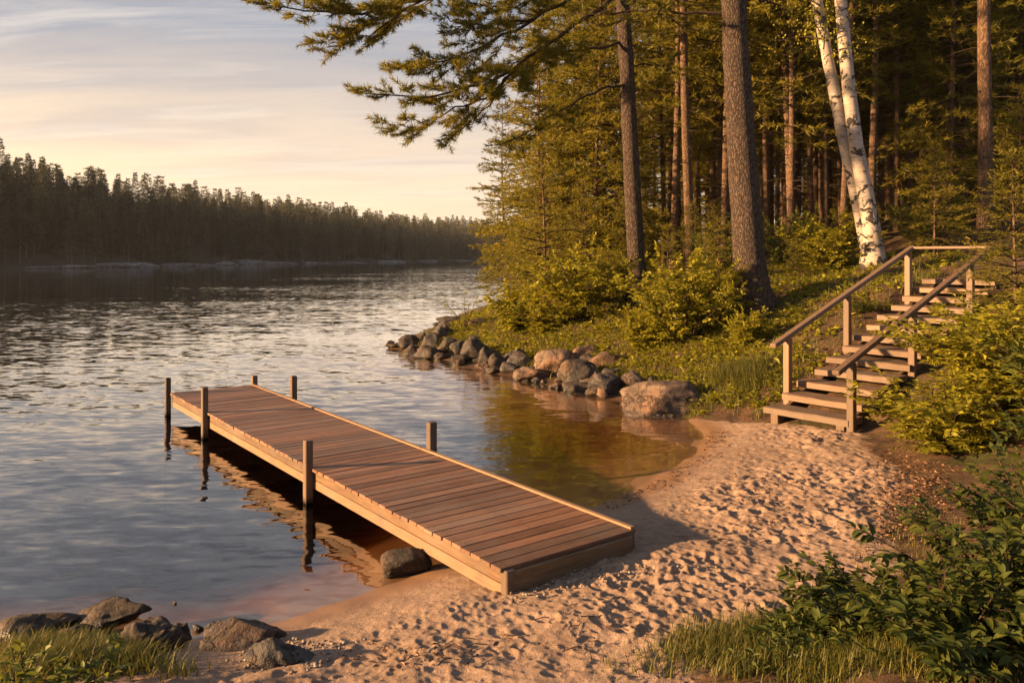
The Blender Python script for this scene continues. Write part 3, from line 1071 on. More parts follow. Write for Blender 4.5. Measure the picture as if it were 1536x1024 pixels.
# foreground rocks, lower left
Z7 = lambda x, y: (x / 3, 820 + y / 3)
fore = [
    (1068, 384, 172, 80, 'rounded brown boulder, largest of the rocks at the lower left of the beach', 'rock', 5, 61, dict(rough=.2)),
    (660, 405, 145, 78, 'dark lumpy boulder half in the water left of the rounded brown boulder', 'rock_dark', 5, 62, dict(rough=.32)),
    (815, 372, 45, 46, 'small dark knob of rock against the dark lumpy boulder', 'rock_dark', 4, 63, {}),
    (1238, 478, 138, 66, 'low pale grey stone on dry sand right of the rounded brown boulder', 'rock', 5, 64, dict(rough=.16)),
    (885, 362, 30, 14, 'small wet stone between the two boulders at lower left', 'rock_dark', 3, 65, {}),
    (320, 400, 100, 46, 'dark wet rock beside the grass at the lower left corner', 'rock_dark', 4, 66, {}),
    (110, 365, 175, 44, 'long low dark rock at the left edge behind the grass', 'rock_dark', 5, 67, {}),
    (787, 250, 10, 8, 'tiny stone poking out of the water near the dark slab', 'rock_dark', 3, 68, {}),
]
for x, y, hw, hh, label, mat, sub, seed, kw in fore:
    px, py = Z7(x, y + hh * .22)
    place_rock(px, py, hw / 3 * .92, hh / 3 * .74, label, mat, seed, 'rocks at the lower left shore', sub=sub, depth=.75, sink=.42, **kw)
b = hit(160, 932)
o = rock_obj('shore_rock', (b[0] + .0, b[1] + .02, .045), (.68, .36, .27), 70, 'rock_dark', 5, 12, .22, R(16), (0, R(-9)))
tag(o, 'ragged dark slab jutting out of the water at the lower left', 'rock', 'rocks at the lower left shore')
place_rock(605, 846, 35, 18, 'dark wet rock at the water edge under the side of the dock', 'rock_dark', 71, None, sub=4, facets=6, cut=(.5, .8))
# pale ledges along the far waterline
lr = np.random.default_rng(5)
for i, (px, w, h) in enumerate([(70, 60, 3), (118, 50, 5), (165, 70, 8), (215, 55, 8), (255, 60, 6), (300, 50, 5), (342, 40, 7), (372, 44, 10), (398, 46, 11),
                                (425, 40, 5), (465, 50, 3), (520, 60, 3), (575, 55, 3), (635, 60, 2.5), (690, 50, 2.5)]):
    ang = (px - 768) / F
    ss = np.linspace(0, FS[-1], 4000)
    xx, yy = far_pt(ss, np.zeros_like(ss) - .3)
    k = np.argmin(np.abs(xx / yy - ang) + (yy < 60) * 9)
    x, y = xx[k], yy[k]
    o = rock_obj('rock_ledge', (x, y, .15), (w / F * y * 1.3, 3.4, h / F * y * 1.6), 90 + i, 'rock_far', 4, 14, .2,
                 math.atan2(yy[min(k + 5, 3999)] - yy[k - 5], xx[min(k + 5, 3999)] - xx[k - 5]) * .6)
    where = 'left end' if px < 100 else ('left part' if px < 280 else ('middle part' if px < 440 else 'distant right part'))
    size = 'tall' if h >= 7 else 'low'
    tag(o, f'{size} pale rock ledge along the far shore, {where}', 'rock', 'rock ledges on the far shore')


# ------------------------------------------------------------------ dock
def build_dock():
    A = np.array([-.056, 6.09])
    B = np.array([1.083, 6.85])
    ud = nrm(np.array([-.602, .798]))          # along the dock, outwards
    uw = np.array([ud[1], -ud[0]])             # across, to the right
    width, length, top = 1.42, 9.75, .41
    root = empty('dock', (A[0], A[1], 0), math.atan2(uw[1], uw[0]))
    tag(root, 'long narrow wooden plank dock running from the sand out over the lake', 'dock')
    r = np.random.default_rng(3)
    # local frame: x across (0..width), y along (0..length)
    mb = MB()
    pitch = .142
    n = int(length / pitch)
    for i in range(n):
        y = (i + .5) * length / n
        ex = r.normal(0, .006, 2)
        bevbox(mb, ((width + ex[0] + ex[1]) / 2 - .012, y, top - .016 + r.normal(0, .0016)), (width + .03 + abs(ex[0]), length / n - .011, .032), .004,
               Matrix.Rotation(r.normal(0, .0018), 3, 'Z'), 0, r.random())
    # nail heads, two rows on each side
    for i in range(n):
        y = (i + .5) * length / n
        for x in (.045, width - .07, width / 2):
            for q in (-.032, .032):
                a = np.arange(6) / 6 * 6.283
                cx_, cy2 = x + r.normal(0, .004), y + q + r.normal(0, .003)
                v = np.column_stack([cx_ + .0065 * np.cos(a), cy2 + .0065 * np.sin(a), np.full(6, top + .0035)])
                mb.add(v, [[0, 1, 2, 3], [0, 3, 4, 5]], 1)
    mb.build('deck', [M['deck'], M['rock_dark']], root)
    zt = top - .034
    def beam(name, x, y0, y1, mat, hh=.105, seed=0):
        for k in range(1):
            m = MB()
            for q in range(2):
                L = y1 - y0
                bevbox(m, (0, 0, 0), (L, .045, hh - .006), .006, None, 0, float(r.random()))
                v = m.v[-1]
                v2 = np.stack([-v[:, 1] + x, v[:, 0] + (y0 + y1) / 2, v[:, 2] + zt - hh * (q + .5)], -1)
                m.v[-1] = v2.astype(np.float32)
            o = m.build(name, [mat], root)
        return o
    cuts = [0.02, 3.62, 7.6, length]
    for a, c in zip(cuts[:-1], cuts[1:]):
        beam('side_beam', .028, a + .004, c - .004, M['beam_y'])
        beam('side_beam', width - .03, a + .004, c - .004, M['beam_y'])
    m = MB()
    bevbox(m, (width / 2, -.004, zt - .085), (width - .12, .045, .17), .006, None, 0, .35)
    m.build('end_beam', [M['beam']], root)
    m = MB()
    bevbox(m, (width / 2, length + .01, zt - .075), (width - .12, .045, .15), .006, None, 0, .6)
    m.build('end_beam', [M['beam']], root)
    # light edge strip along the right side
    m = MB()
    for a, c in zip(cuts[:-1], cuts[1:]):
        bevbox(m, (0, 0, 0), (c - a - .006, .05, .022), .004, None, 0, float(r.random()))
        v = m.v[-1]
        m.v[-1] = np.stack([-v[:, 1] + width - .012, v[:, 0] + (a + c) / 2, v[:, 2] + top + .012], -1).astype(np.float32)
    m.build('edge_strip', [M['trim_y']], root)
    for y in np.arange(.9, length, 1.2):
        m = MB()
        bevbox(m, (width / 2, y, zt - .06), (width - .12, .05, .11), .004, None, 0, float(r.random()))
        m.build('joist', [M['beam']], root)
    # posts: across, along, top height, thickness
    for x, y, zt_, w in [(-.05, 3.66, .72, .088), (-.05, 7.62, .79, .085), (-.05, 9.80, .67, .085),
                         (width + .056, 3.50, .76, .10), (width + .056, 7.92, .79, .095), (width + .056, 9.82, .57, .095)]:
        p = np.array([A[0] + uw[0] * x + ud[0] * y, A[1] + uw[1] * x + ud[1] * y])
        zb = float(ground(p[0], p[1])) - .3
        m = MB()
        bevbox(m, (x, y, (zt_ + zb) / 2), (w, w, zt_ - zb), .008, Matrix.Rotation(r.normal(0, .05), 3, 'Z'), 0, float(r.random()))
        m.build('post', [M['post']], root)
    for x in (.03, width - .045):
        m = MB()
        bevbox(m, (x, .045 if x > .5 else -.004, zt - .10), (.085, .085, .24), .008, None, 0, .4)
        m.build('corner_post', [M['post']], root)


M['beam_y'] = wood_mat('dock_beam_long', (.055, .030, .015), (.125, .070, .033), (.20, .118, .058), grain=(16, 1.3, 16), stain=.6)
M['trim_y'] = wood_mat('dock_trim_long', (.11, .062, .034), (.20, .12, .066), (.28, .175, .10), grain=(20, 1.0, 20), stain=.15)
build_dock()


# ------------------------------------------------------------------ stairs
def build_stairs():
    A = np.array([3.95, 12.37])
    uw = nrm(np.array([.81, -1.0]))           # across, to the right
    ud = np.array([-uw[1], uw[0]])            # up the bank
    width = 1.29
    root = empty('beach_stairs', (A[0], A[1], 0), math.atan2(uw[1], uw[0]))
    tag(root, 'weathered wooden stairs with slanted handrails climbing the bank from the beach', 'stairs')
    r = np.random.default_rng(9)
    n, run, rise, z0 = 13, .455, .157, .45
    for i in range(n):
        m = MB()
        th = .095
        x0 = -.03 + r.normal(0, .02)
        x1 = width + .03 + r.normal(0, .02)
        sz = (x1 - x0, .45 if i else .42, th)
        # timber tread, cut lengthwise so its edges are uneven
        k = 9
        xs = np.linspace(x0, x1, k)
        ring = []
        for x in xs:
            f0 = r.normal(0, .006)
            t0 = r.normal(0, .003)
            ring.append([(x, f0, z0 + i * rise - th), (x, f0 - .004, z0 + i * rise - .012), (x, f0 + .010, z0 + i * rise + t0),
                         (x, sz[1], z0 + i * rise + t0), (x, sz[1], z0 + i * rise - th)])
        ring = np.array(ring)
        ring[:, :, 1] += i * run
        v = ring.reshape(-1, 3)
        f = [[a * 5 + b, a * 5 + (b + 1) % 5, (a + 1) * 5 + (b + 1) % 5, (a + 1) * 5 + b] for a in range(k - 1) for b in range(5)]
        var = float(r.random())
        n0 = m.n
        m.add(v, f, 0, var)
        m.f.append((np.array([[0, 4, 3, 2, 1], [(k - 1) * 5 + q for q in range(5)]]) + n0, 0, np.full(2, var, np.float32), False))
        m.build('tread', [M['stair']], root)
    # stringers under the treads
    for x in (.10, width - .10):
        m = MB()
        y0, y1 = .05, (n - 1) * run + .3
        za, zb = z0 - th - .02, z0 + (n - 1) * rise - .05
        v = []
        for y, z in ((y0, za + .0), (y1, zb)):
            for dx in (-.03, .03):
                v += [(x + dx, y, z - .015), (x + dx, y, z - .25)]
        v = np.array(v)
        m.add(v, [[0, 2, 6, 4], [1, 5, 7, 3], [0, 4, 5, 1], [2, 3, 7, 6], [0, 1, 3, 2], [4, 6, 7, 5]], 0, .3)
        m.build('stringer', [M['stairpost']], root)
    for x in (.06, width - .16):
        m = MB()
        bevbox(m, (x + .05, .13, z0 - th - .12), (.13, .18, .24), .008, None, 0, .3)
        m.build('foot_block', [M['stairpost']], root)
    def zrail(y):
        return z0 + .865 + (y - .1) * .332
    for x, ys in ((-.055, (.68, 2.56, 4.87)), (width + .055, (.06, 1.95, 4.15))):
        for y in ys:
            p = A + uw * x + ud * y
            zb = float(ground(p[0], p[1])) - .25
            zt = zrail(y) - .035
            m = MB()
            bevbox(m, (x, y, (zb + zt) / 2), (.105, .105, zt - zb), .008, None, 0, float(r.random()))
            m.build('post', [M['stairpost']], root)
        y0, y1 = (.26, 5.05) if x < 0 else (-.38, 5.02)
        m = MB()
        L = math.hypot(y1 - y0, zrail(y1) - zrail(y0))
        bevbox(m, (0, 0, 0), (.115, L, .07), .012, None, 0, float(r.random()))
        v = m.v[-1].astype(float)
        c, s = (y1 - y0) / L, (zrail(y1) - zrail(y0)) / L
        m.v[-1] = np.stack([v[:, 0] + x, v[:, 1] * c - v[:, 2] * s + (y0 + y1) / 2, v[:, 1] * s + v[:, 2] * c + (zrail(y0) + zrail(y1)) / 2], -1).astype(np.float32)
        m.build('handrail', [M['stair_y']], root)
    m = MB()
    bevbox(m, (width / 2, 5.0, zrail(5.0) + .005), (width + .05, .09, .05), .008, None, 0, .5)
    m.build('top_rail', [M['stair']], root)


M['stair_y'] = wood_mat('stair_rail_wood', (.06, .037, .024), (.12, .074, .046), (.19, .125, .08), grain=(18, 1.3, 18), stain=.2)
build_stairs()


# ------------------------------------------------------------------ named trees of the near bank
def px_trunk(name, pts, Y, base, label, bark='bark', cat='tree', n=16, extra_top=None, flare=.5, sections=30, knots=0.03, seed=0):
    """trunk following pixel centre points (px, py, width px) at depth Y; returns root, axis"""
    pts = sorted(pts, key=lambda p: -p[1])
    ctr = np.array([P(p[0], p[1], Y) for p in pts])
    rad = np.array([p[2] / F * Y / 2 for p in pts])
    root = empty(name, base)
    tag(root, label, cat)
    zz = np.concatenate([[base[2] - .4], np.linspace(base[2], ctr[-1, 2], sections)])
    zs = ctr[:, 2]
    q = np.stack([np.interp(zz, zs, ctr[:, 0]), np.interp(zz, zs, ctr[:, 1]), zz], -1)
    rr = np.interp(zz, zs, rad)
    r = np.random.default_rng(seed)
    rr = rr * (1 + flare * np.exp(-np.maximum(zz - base[2], 0) / .28)) * (1 + r.normal(0, knots * .5, len(zz)))
    v, f = tube(q - np.array(base), rr, n)
    # lobed, uneven outline
    c = np.repeat(q - np.array(base), n, 0)
    k = np.tile(np.arange(n), len(zz))
    lob = 1 + knots * np.sin(k * 2.7 + 3 * np.repeat(zz, n)) + r.normal(0, knots * .4, len(v)) \
        + .16 * np.exp(-np.repeat(np.maximum(zz - base[2], 0), n) / .2) * np.sin(k / n * 6.28 * 5)
    v = c + (v - c) * lob[:, None]
    m = MB()
    m.add(v, f, 0, sm=True)
    m.build('trunk', [M[bark]], root)
    return root, q, rr


def pine_limbs(root, base, limbs, r, K=26, nl=.17, nw=.0075, fol='needles', tuft=.12):
    """long irregular pine limbs given as world paths; wood and needle tufts into one crown"""
    cr = MB()
    AA, DD, LL, VV = [], [], [], []
    for path, r0, dens, tuft_from in limbs:
        path = np.asarray(path, float)
        t = np.linspace(0, 1, len(path))
        u = np.linspace(0, 1, 18)
        pp = np.stack([np.interp(u, t, path[:, i]) for i in range(3)], -1)
        for _ in range(2):
            pp[1:-1] = (pp[:-2] + pp[1:-1] * 2 + pp[2:]) / 4
        pp[1:-1] += r.normal(0, .03, (16, 3))
        v, f = tube(pp - base, r0 * (1 - .86 * u), 7)
        cr.add(v, f, 0, sm=True)
        L = np.linalg.norm(np.diff(pp, axis=0), axis=1).sum()
        nsub = max(3, int(L * dens))
        for k in range(nsub):
            uu = tuft_from + (1 - tuft_from) * (k + r.random()) / nsub
            p0 = np.array([np.interp(uu, u, pp[:, i]) for i in range(3)])
            tg = nrm(np.array([np.interp(uu, u, np.gradient(pp[:, i])) for i in range(3)]))
            sd = nrm(np.cross(tg, [0, 0, 1.0])) * (1 if k % 2 else -1)
            an = r.uniform(.35, 1.15)
            d = nrm(tg * np.cos(an) + sd * np.sin(an) + np.array([0, 0, 1]) * r.normal(.05, .35))
            sl = (.28 * L * (1 - uu) + .45) * r.uniform(.55, 1.1)
            w = np.linspace(0, 1, 6)
            sp = p0 + np.outer(w * sl, d)
            sp[:, 2] += sl * (-.22 * w ** 2 + .2 * w ** 3)
            sp[1:] += r.normal(0, .02, (5, 3))
            v, f = tube(sp - base, max(.006, .012 * sl ** .6) * (1 - .75 * w), 4)
            cr.add(v, f, 0)
            nt_ = max(3, int(sl * 11))
            bv = np.clip(.5 + r.normal(0, .18), 0, 1)
            for q in range(nt_):
                wu = .25 + .75 * (q + r.random()) / nt_
                pt = np.array([np.interp(wu, w, sp[:, i]) for i in range(3)])
                tgt = nrm(sp[-1] - sp[0])
                s2 = nrm(np.cross(tgt, [0, 0, 1.0])) * (1 if q % 2 else -1)
                a2 = r.uniform(.1, 1.0)
                td = nrm(tgt * np.cos(a2) + s2 * np.sin(a2) + np.array([0, 0, 1]) * r.normal(.15, .3))
                AA.append(pt - base)
                DD.append(td)
                LL.append(tuft * r.uniform(.7, 2.0))
                VV.append(np.clip(bv + r.normal(0, .14), 0, 1))
        AA.append(pp[-1] - base)
        DD.append(nrm(pp[-1] - pp[-2]))
        LL.append(tuft * 1.5)
        VV.append(.5)
    needles(cr, np.array(AA), np.array(DD), np.array(LL), K, nl, nw, 1, np.array(VV), r, spread=.95, up=.1)
    return cr.build('crown', [M['twig'], M[fol]], root)


r9 = np.random.default_rng(99)
# thick foreground pine
bA = hit(1130, 474)
rootA, qA, rA = px_trunk('pine_tree', [(1133, 480, 50), (1127, 430, 50), (1120, 330, 45), (1112, 220, 42), (1104, 80, 38), (1100, 0, 37), (1098, -250, 34), (1098, -520, 24), (1098, -700, 6)],
                         bA[1], bA, 'thickest pine trunk with plated bark, standing between the shrubs and the stairs', seed=1, n=22)
YA = bA[1]
limbsA = []
for k in range(26):
    zt = r9.uniform(7.8, 14.5)
    az = r9.random() * 6.28
    L = r9.uniform(1.6, 3.6) * (1.15 - (zt - 7.8) / 10)
    p0 = np.array([bA[0] - .35, YA, zt])
    limbsA.append((np.array([p0, p0 + np.array([np.cos(az) * L * .5, np.sin(az) * L * .5, .15]), p0 + np.array([np.cos(az) * L, np.sin(az) * L, .1])]), .045, 2.2, .3))
pine_limbs(rootA, bA, limbsA, r9, K=14, nl=.17, nw=.012)
# pine with the long overhanging limbs
bB = hit(958, 441)
YB = bB[1]
rootB, qB, rB = px_trunk('pine_tree', [(958, 446, 27), (954, 380, 26), (947, 250, 24), (941, 120, 22), (934, 0, 20), (930, -120, 17), (928, -260, 10), (927, -360, 3)],
                         YB, bB, 'tall pine whose long limbs hang out over the lake at the top', seed=2, n=18)


def PB(px, py, f):
    return P(px, py, YB - f)


limbsB = [
    ([PB(932, -70, 0), PB(850, -52, 1.2), PB(740, -25, 2.4), PB(640, -6, 3.2), PB(560, 21, 3.8), PB(480, 20, 4.2), PB(402, 8, 4.6)], .075, 3.0, .42),
    ([PB(740, -25, 2.4), PB(660, -8, 2.8), PB(607, 12, 3.0), PB(560, 50, 3.2), PB(520, 66, 3.4), PB(476, 62, 3.6)], .035, 3.0, .30),
    ([PB(932, -20, 0), PB(915, 3, .3), PB(850, 45, 1.2), PB(780, 98, 2.2), PB(720, 130, 2.8), PB(640, 148, 3.3), PB(546, 140, 3.8)], .075, 3.6, .25),
    ([PB(780, 98, 2.2), PB(735, 140, 2.6), PB(690, 163, 2.9), PB(635, 182, 3.1), PB(575, 186, 3.4)], .036, 3.6, .2),
    ([PB(760, 115, 2.4), PB(735, 155, 2.4), PB(705, 185, 2.6), PB(672, 208, 2.8)], .026, 3.4, .2),
    ([PB(932, -40, 0), PB(880, -18, .8), PB(800, 30, 2.0), PB(730, 70, 2.8), PB(660, 98, 3.2), PB(588, 100, 3.6)], .065, 3.8, .3),
    ([PB(800, 30, 2.0), PB(740, 38, 2.6), PB(690, 32, 3.0), PB(640, 20, 3.3)], .036, 3.8, .15),
    ([PB(938, 62, 0), PB(885, 76, .6), PB(825, 80, 1.2), PB(770, 118, 1.8), PB(728, 160, 2.0)], .045, 3.0, .35),
    ([PB(940, 126, 0), PB(900, 132, .8), PB(850, 158, 1.6), PB(800, 190, 2.2), PB(770, 215, 2.6)], .042, 2.6, .4),
    ([PB(932, -60, 0), PB(870, -40, 1.0), PB(800, -10, 2.0), PB(745, 10, 2.6), PB(700, 4, 3.0)], .05, 3.6, .3),
    ([PB(936, 30, 0), PB(975, 20, .5), PB(1020, 30, 1.0)], .035, 3.4, .2),
    ([PB(940, 100, 0), PB(980, 95, -.6), PB(1015, 110, -1.2)], .03, 3.4, .3),
    ([PB(933, 10, 0), PB(900, 18, -.8), PB(850, 10, -1.6), PB(800, 20, -2.0)], .035, 3.2, .3),
]
for k in range(16):
    zt = bB[2] + r9.uniform(8.0, 14)
    az = r9.random() * 6.28
    L = r9.uniform(1.5, 3.2)
    p0 = np.array([P(930, -100, YB)[0], YB, zt])
    limbsB.append((np.array([p0, p0 + np.array([np.cos(az) * L * .5, np.sin(az) * L * .5, .2]), p0 + np.array([np.cos(az) * L, np.sin(az) * L, .15])]), .04, 2.2, .3))
pine_limbs(rootB, bB, limbsB, r9, K=44, nl=.14, nw=.0075, tuft=.16)

# birch with two stems
bC = hit(1309, 402)
YC = bC[1]
root = empty('birch_tree', bC)
tag(root, 'white birch with two leaning stems and black bark patches above the stairs', 'tree')
for pts, seed, dY in (([(1302, 412, 27), (1300, 380, 20), (1290, 330, 17), (1278, 270, 18), (1266, 215, 19), (1254, 150, 20), (1240, 80, 19), (1225, 0, 18), (1200, -120, 15), (1170, -260, 9), (1160, -330, 3)], 3, .18),
                      ([(1316, 412, 34), (1312, 380, 31), (1306, 335, 29), (1296, 280, 26), (1284, 220, 24), (1274, 140, 22), (1266, 60, 21), (1261, 0, 20), (1255, -120, 16), (1250, -260, 10), (1248, -340, 3)], 4, 0)):
    pts = sorted(pts, key=lambda p: -p[1])
    ctr = np.array([P(p[0], p[1], YC + dY) for p in pts])
    rad = np.array([p[2] / F * YC / 2 * .88 for p in pts])
    zz = np.concatenate([[bC[2] - .4], np.linspace(bC[2], ctr[-1, 2], 34)])
    q = np.stack([np.interp(zz, ctr[:, 2], ctr[:, 0]), np.full(len(zz), YC + dY), zz], -1)
    rr = np.interp(zz, ctr[:, 2], rad) * (1 + .2 * np.exp(-np.maximum(zz - bC[2], 0) / .25))
    v, f = tube(q - bC, rr, 14)
    m = MB()
    m.add(v, f, 0, sm=True)
    m.build('trunk', [M['birch']], root)
cr = MB()
rb = np.random.default_rng(31)
tips = []
for k in range(22):
    zt = rb.uniform(7.6, 11.5)
    xa = np.interp(zt, [7, 11.5], [P(1240, 0, YC)[0], P(1215, 0, YC)[0]])
    az = rb.random() * 6.28
    L = rb.uniform(.8, 2.2)
    u = np.linspace(0, 1, 5)
    path = np.array([xa, YC, zt]) + np.outer(u * L, [np.cos(az), np.sin(az), .45]) - np.outer(u ** 2 * L * .4, [0, 0, 1])
    v, f = tube(path - bC, .018 * (1 - .8 * u), 4)
    cr.add(v, f, 0)
    n = 70
    pp = path[rb.integers(1, 5, n)] - bC + rb.normal(0, .22, (n, 3))
    leaves(cr, pp, nrm(rb.normal(0, 1, (n, 3)) + [0, 0, -.5]), nrm(rb.normal(0, 1, (n, 3))), np.full(n, .07), np.full(n, .026), 1, np.clip(rb.normal(.6, .2, n), 0, 1))
cr.build('crown', [M['twig'], M['leaf_gold']], root)

# ------------------------------------------------------------------ forest of the near bank
K_pine = [Kind(tree_proto('pine_tree', *conifer(400 + k, H, r0, zc, Rm, whorl=.5, nb=6, tw=5.5, K=14, nl=.19, nw=.014, droop=.16, e0=.02, e1=.6, power=.55, sway=.22, dead=22, sides=9),
                               'bark_thin', 'needles')) for k, (H, r0, zc, Rm) in enumerate([(19, .15, 6.0, 2.4), (21, .17, 8.0, 2.6), (18, .13, 4.2, 2.2), (20, .15, 5.0, 2.5)])]
K_spruce = [Kind(tree_proto('spruce_tree', *conifer(500 + k, H, r0, zc, Rm, whorl=.44, nb=8, tw=7.5, K=15, nl=.15, nw=.0125, droop=.30, e0=-.15, e1=.7, power=.75, sway=.15, dead=6, sides=7),
                                 'bark_thin', 'needles')) for k, (H, r0, zc, Rm) in enumerate([(14.5, .11, .7, 2.7), (12.5, .10, .8, 2.5), (16, .12, 1.0, 2.9), (10, .085, .6, 2.2)])]
K_young = [Kind(tree_proto('young_spruce', *conifer(600 + k, H, r0, zc, Rm, whorl=.22, nb=7, tw=13, K=12, nl=.075, nw=.0075, droop=.2, e0=.0, e1=.8, power=.8, sway=.05, sides=6),
                                'bark_thin', 'needles')) for k, (H, r0, zc, Rm) in enumerate([(3.6, .035, .25, 1.15), (2.6, .028, .2, .95), (5.0, .05, .4, 1.4)])]

fr2 = np.random.default_rng(77)
taken = [bA[:2], bB[:2], bC[:2]]


def free(x, y, dmin):
    return all((x - a[0]) ** 2 + (y - a[1]) ** 2 > dmin * dmin for a in taken)


def put_at(kind, px, Y, wpx, label, group=None, lean=0.0, name=None, leany=0.0):
    """a tree whose base stands on the ground at depth Y under image column px, trunk about wpx wide"""
    x = (px - 768) / F * Y
    z = float(ground(x, Y))
    k = kind
    sc = 1.0
    if wpx:
        r0 = kind.r0
        sc = (wpx / F * Y / 2) / r0
    szz = np.clip(sc, .8, 1.2)
    taken.append((x, Y))
    return kind.put((x, Y, z - .1), fr2.random() * 6.28, (min(max(sc, .75), 1.6),) * 2 + (szz,), label, 'tree', group, tilt=(leany, lean), name=name)


for kd, r0 in zip(K_pine, (.15, .17, .13, .15)):
    kd.r0 = r0
for kd, r0 in zip(K_spruce, (.11, .10, .12, .085)):
    kd.r0 = r0
for kd, r0 in zip(K_young, (.035, .028, .05)):
    kd.r0 = r0
named = [
    (K_pine[0], 1013, 29, 13, 'slim straight pine with grey lit bark just right of the long limbed pine', -.012),
    (K_pine[2], 1040, 31, 8, 'thin pine trunk leaning left behind the slim straight pine', -.065),
    (K_pine[1], 1149, 27, 13, 'slender lit pine trunk just right of the thickest pine', -.022),
    (K_pine[3], 1181, 32, 10, 'dark slender pine trunk midway between the thickest pine and the birch', 0.0),
    (K_pine[0], 1239, 27, 11, 'pale lit pine trunk partly hidden behind the left birch stem', 0.0),
    (K_pine[1], 1304, 25, 13, 'pine trunk rising directly behind the foot of the birch', -.01),
    (K_pine[2], 1321, 31, 10, 'narrow reddish pine trunk close on the right of the birch', 0.0),
    (K_pine[3], 1420, 27, 13, 'reddish lit pine trunk left of the thick dark trunk at the right', .0),
    (K_pine[1], 1444, 31, 12, 'dark pine trunk midway to the thick dark trunk at the right', .0),
    (K_pine[1], 1480, 22, 23, 'thick dark pine trunk near the right edge above the stairs', -.003),
    (K_pine[0], 1506, 33, 10, 'thin warmly lit pine trunk near the right edge of the forest', .0),
    (K_pine[2], 1386, 34, 9, 'thin dark pine trunk deep in the shaded forest left of the reddish trunk', .0),
    (K_pine[0], 1078, 33, 9, 'dark thin pine trunk left of the thickest pine', .0),
    (K_pine[3], 1345, 36, 11, 'pine trunk standing in the dark woods above the left handrail', .0),
    (K_pine[2], 870, 30, 8, 'thin trunk behind the large shrub of the point', .0),
    (K_pine[0], 906, 33, 8, 'thin trunk close on the left of the long limbed pine', -.01),
    (K_pine[1], 1003, 34, 9, 'thin trunk half covered by the slim straight pine', .0),
    (K_pine[3], 1066, 30, 8, 'thin trunk second to the left from the thickest pine', .01),
    (K_pine[0], 1096, 35, 8, 'thin trunk touching the left outline of the thickest pine', .0),
    (K_pine[2], 1166, 30, 8, 'thin trunk second to the right from the thickest pine', .0),
    (K_pine[1], 1197, 34, 9, 'thin dark trunk third to the left from the birch', .0),
    (K_pine[0], 1216, 29, 8, 'thin dark trunk second to the left from the birch', .0),
    (K_pine[3], 1262, 33, 8, 'thin trunk seen in the gap beside the two birch stems', .0),
    (K_pine[2], 1362, 30, 9, 'thin lit trunk above the middle of the stairs', .0),
    (K_pine[0], 1402, 32, 8, 'thin trunk just left of the reddish lit pine', .0),
    (K_pine[3], 1462, 36, 8, 'thin dark trunk just left of the thick dark trunk at the right', .0),
    (K_pine[1], 1522, 30, 9, 'last thin trunk at the right border of the picture', .0),
]
for kd, px, Y, w, label, lean in named:
    put_at(kd, px, Y, w, label, 'pines of the near forest', lean)
shore_spruces = [
    (K_spruce[0], 806, 32, 'sunlit spruce on the point nearest the lake, branches hanging over the water'),
    (K_spruce[1], 838, 35, 'sunlit spruce second from the lake on the point'),
    (K_spruce[2], 866, 29, 'tall spruce with thin trunk behind the left shrub'),
    (K_spruce[0], 905, 34, 'golden spruce just left of the long limbed pine'),
    (K_spruce[3], 762, 39, 'short spruce at the outer edge of the forest with branches to the water'),
    (K_spruce[3], 812, 28, 'low wide spruce just behind the small shrub of the point'),
    (K_spruce[1], 890, 27, 'bright spruce right above the large shrub of the point'),
    (K_spruce[3], 930, 27, 'small spruce right behind the long limbed pine'),
    (K_spruce[0], 980, 41, 'golden spruce filling the gap right of the long limbed pine'),
    (K_spruce[2], 1062, 46, 'tall spruce filling the gap left of the thickest pine'),
]
for kd, px, Y, label in shore_spruces:
    put_at(kd, px, Y, None, label, 'spruces of the near forest')

bands = [(-999, 930, 'between the lake and the long limbed pine'), (930, 1110, 'between the long limbed pine and the thickest pine'),
         (1110, 1280, 'between the thickest pine and the birch'), (1280, 1470, 'behind the birch and the stairs'), (1470, 9999, 'at the right edge behind the thick dark trunk')]


def band(px):
    for a, b_, t in bands:
        if a <= px < b_:
            return t


cnt = 0
tries = 0
while cnt < 250 and tries < 12000:
    tries += 1
    extra = cnt > 205
    Y = 26 + 24 * fr2.random() if extra else 24 + 56 * fr2.random() ** 1.25
    px = fr2.uniform(1010, 1600) if extra else fr2.uniform(720, 1660)
    x = (px - 768) / F * Y
    _, d_, b_ = ground(np.array([x]), np.array([Y]), True)
    if b_[0] < 1.8 or not free(x, Y, 1.35):
        continue
    if px < 815 or px < 1000 and fr2.random() < .8:
        continue
    if extra or fr2.random() < (.72 if px > 960 else .12):
        k = K_pine[int(fr2.integers(0, 4))]
        nm = 'slim bare trunked pine in the forest '
        g = 'pines of the near forest'
    else:
        if 930 < px < 1400 and Y < 46:
            continue
        k = K_spruce[int(fr2.integers(0, 4))]
        nm = 'branchy spruce in the forest '
        g = 'spruces of the near forest'
    z = float(ground(x, Y))
    s_ = fr2.uniform(.6, .85) if extra else fr2.uniform(.75, 1.1)
    taken.append((x, Y))
    k.put((x, Y, z - .1), fr2.random() * 6.28, (s_, s_, s_ * fr2.uniform(.9, 1.15) * (1.3 if extra else 1.0)), nm + band(px), 'tree', g, tilt=(fr2.normal(0, .015), fr2.normal(0, .015)))
    cnt += 1
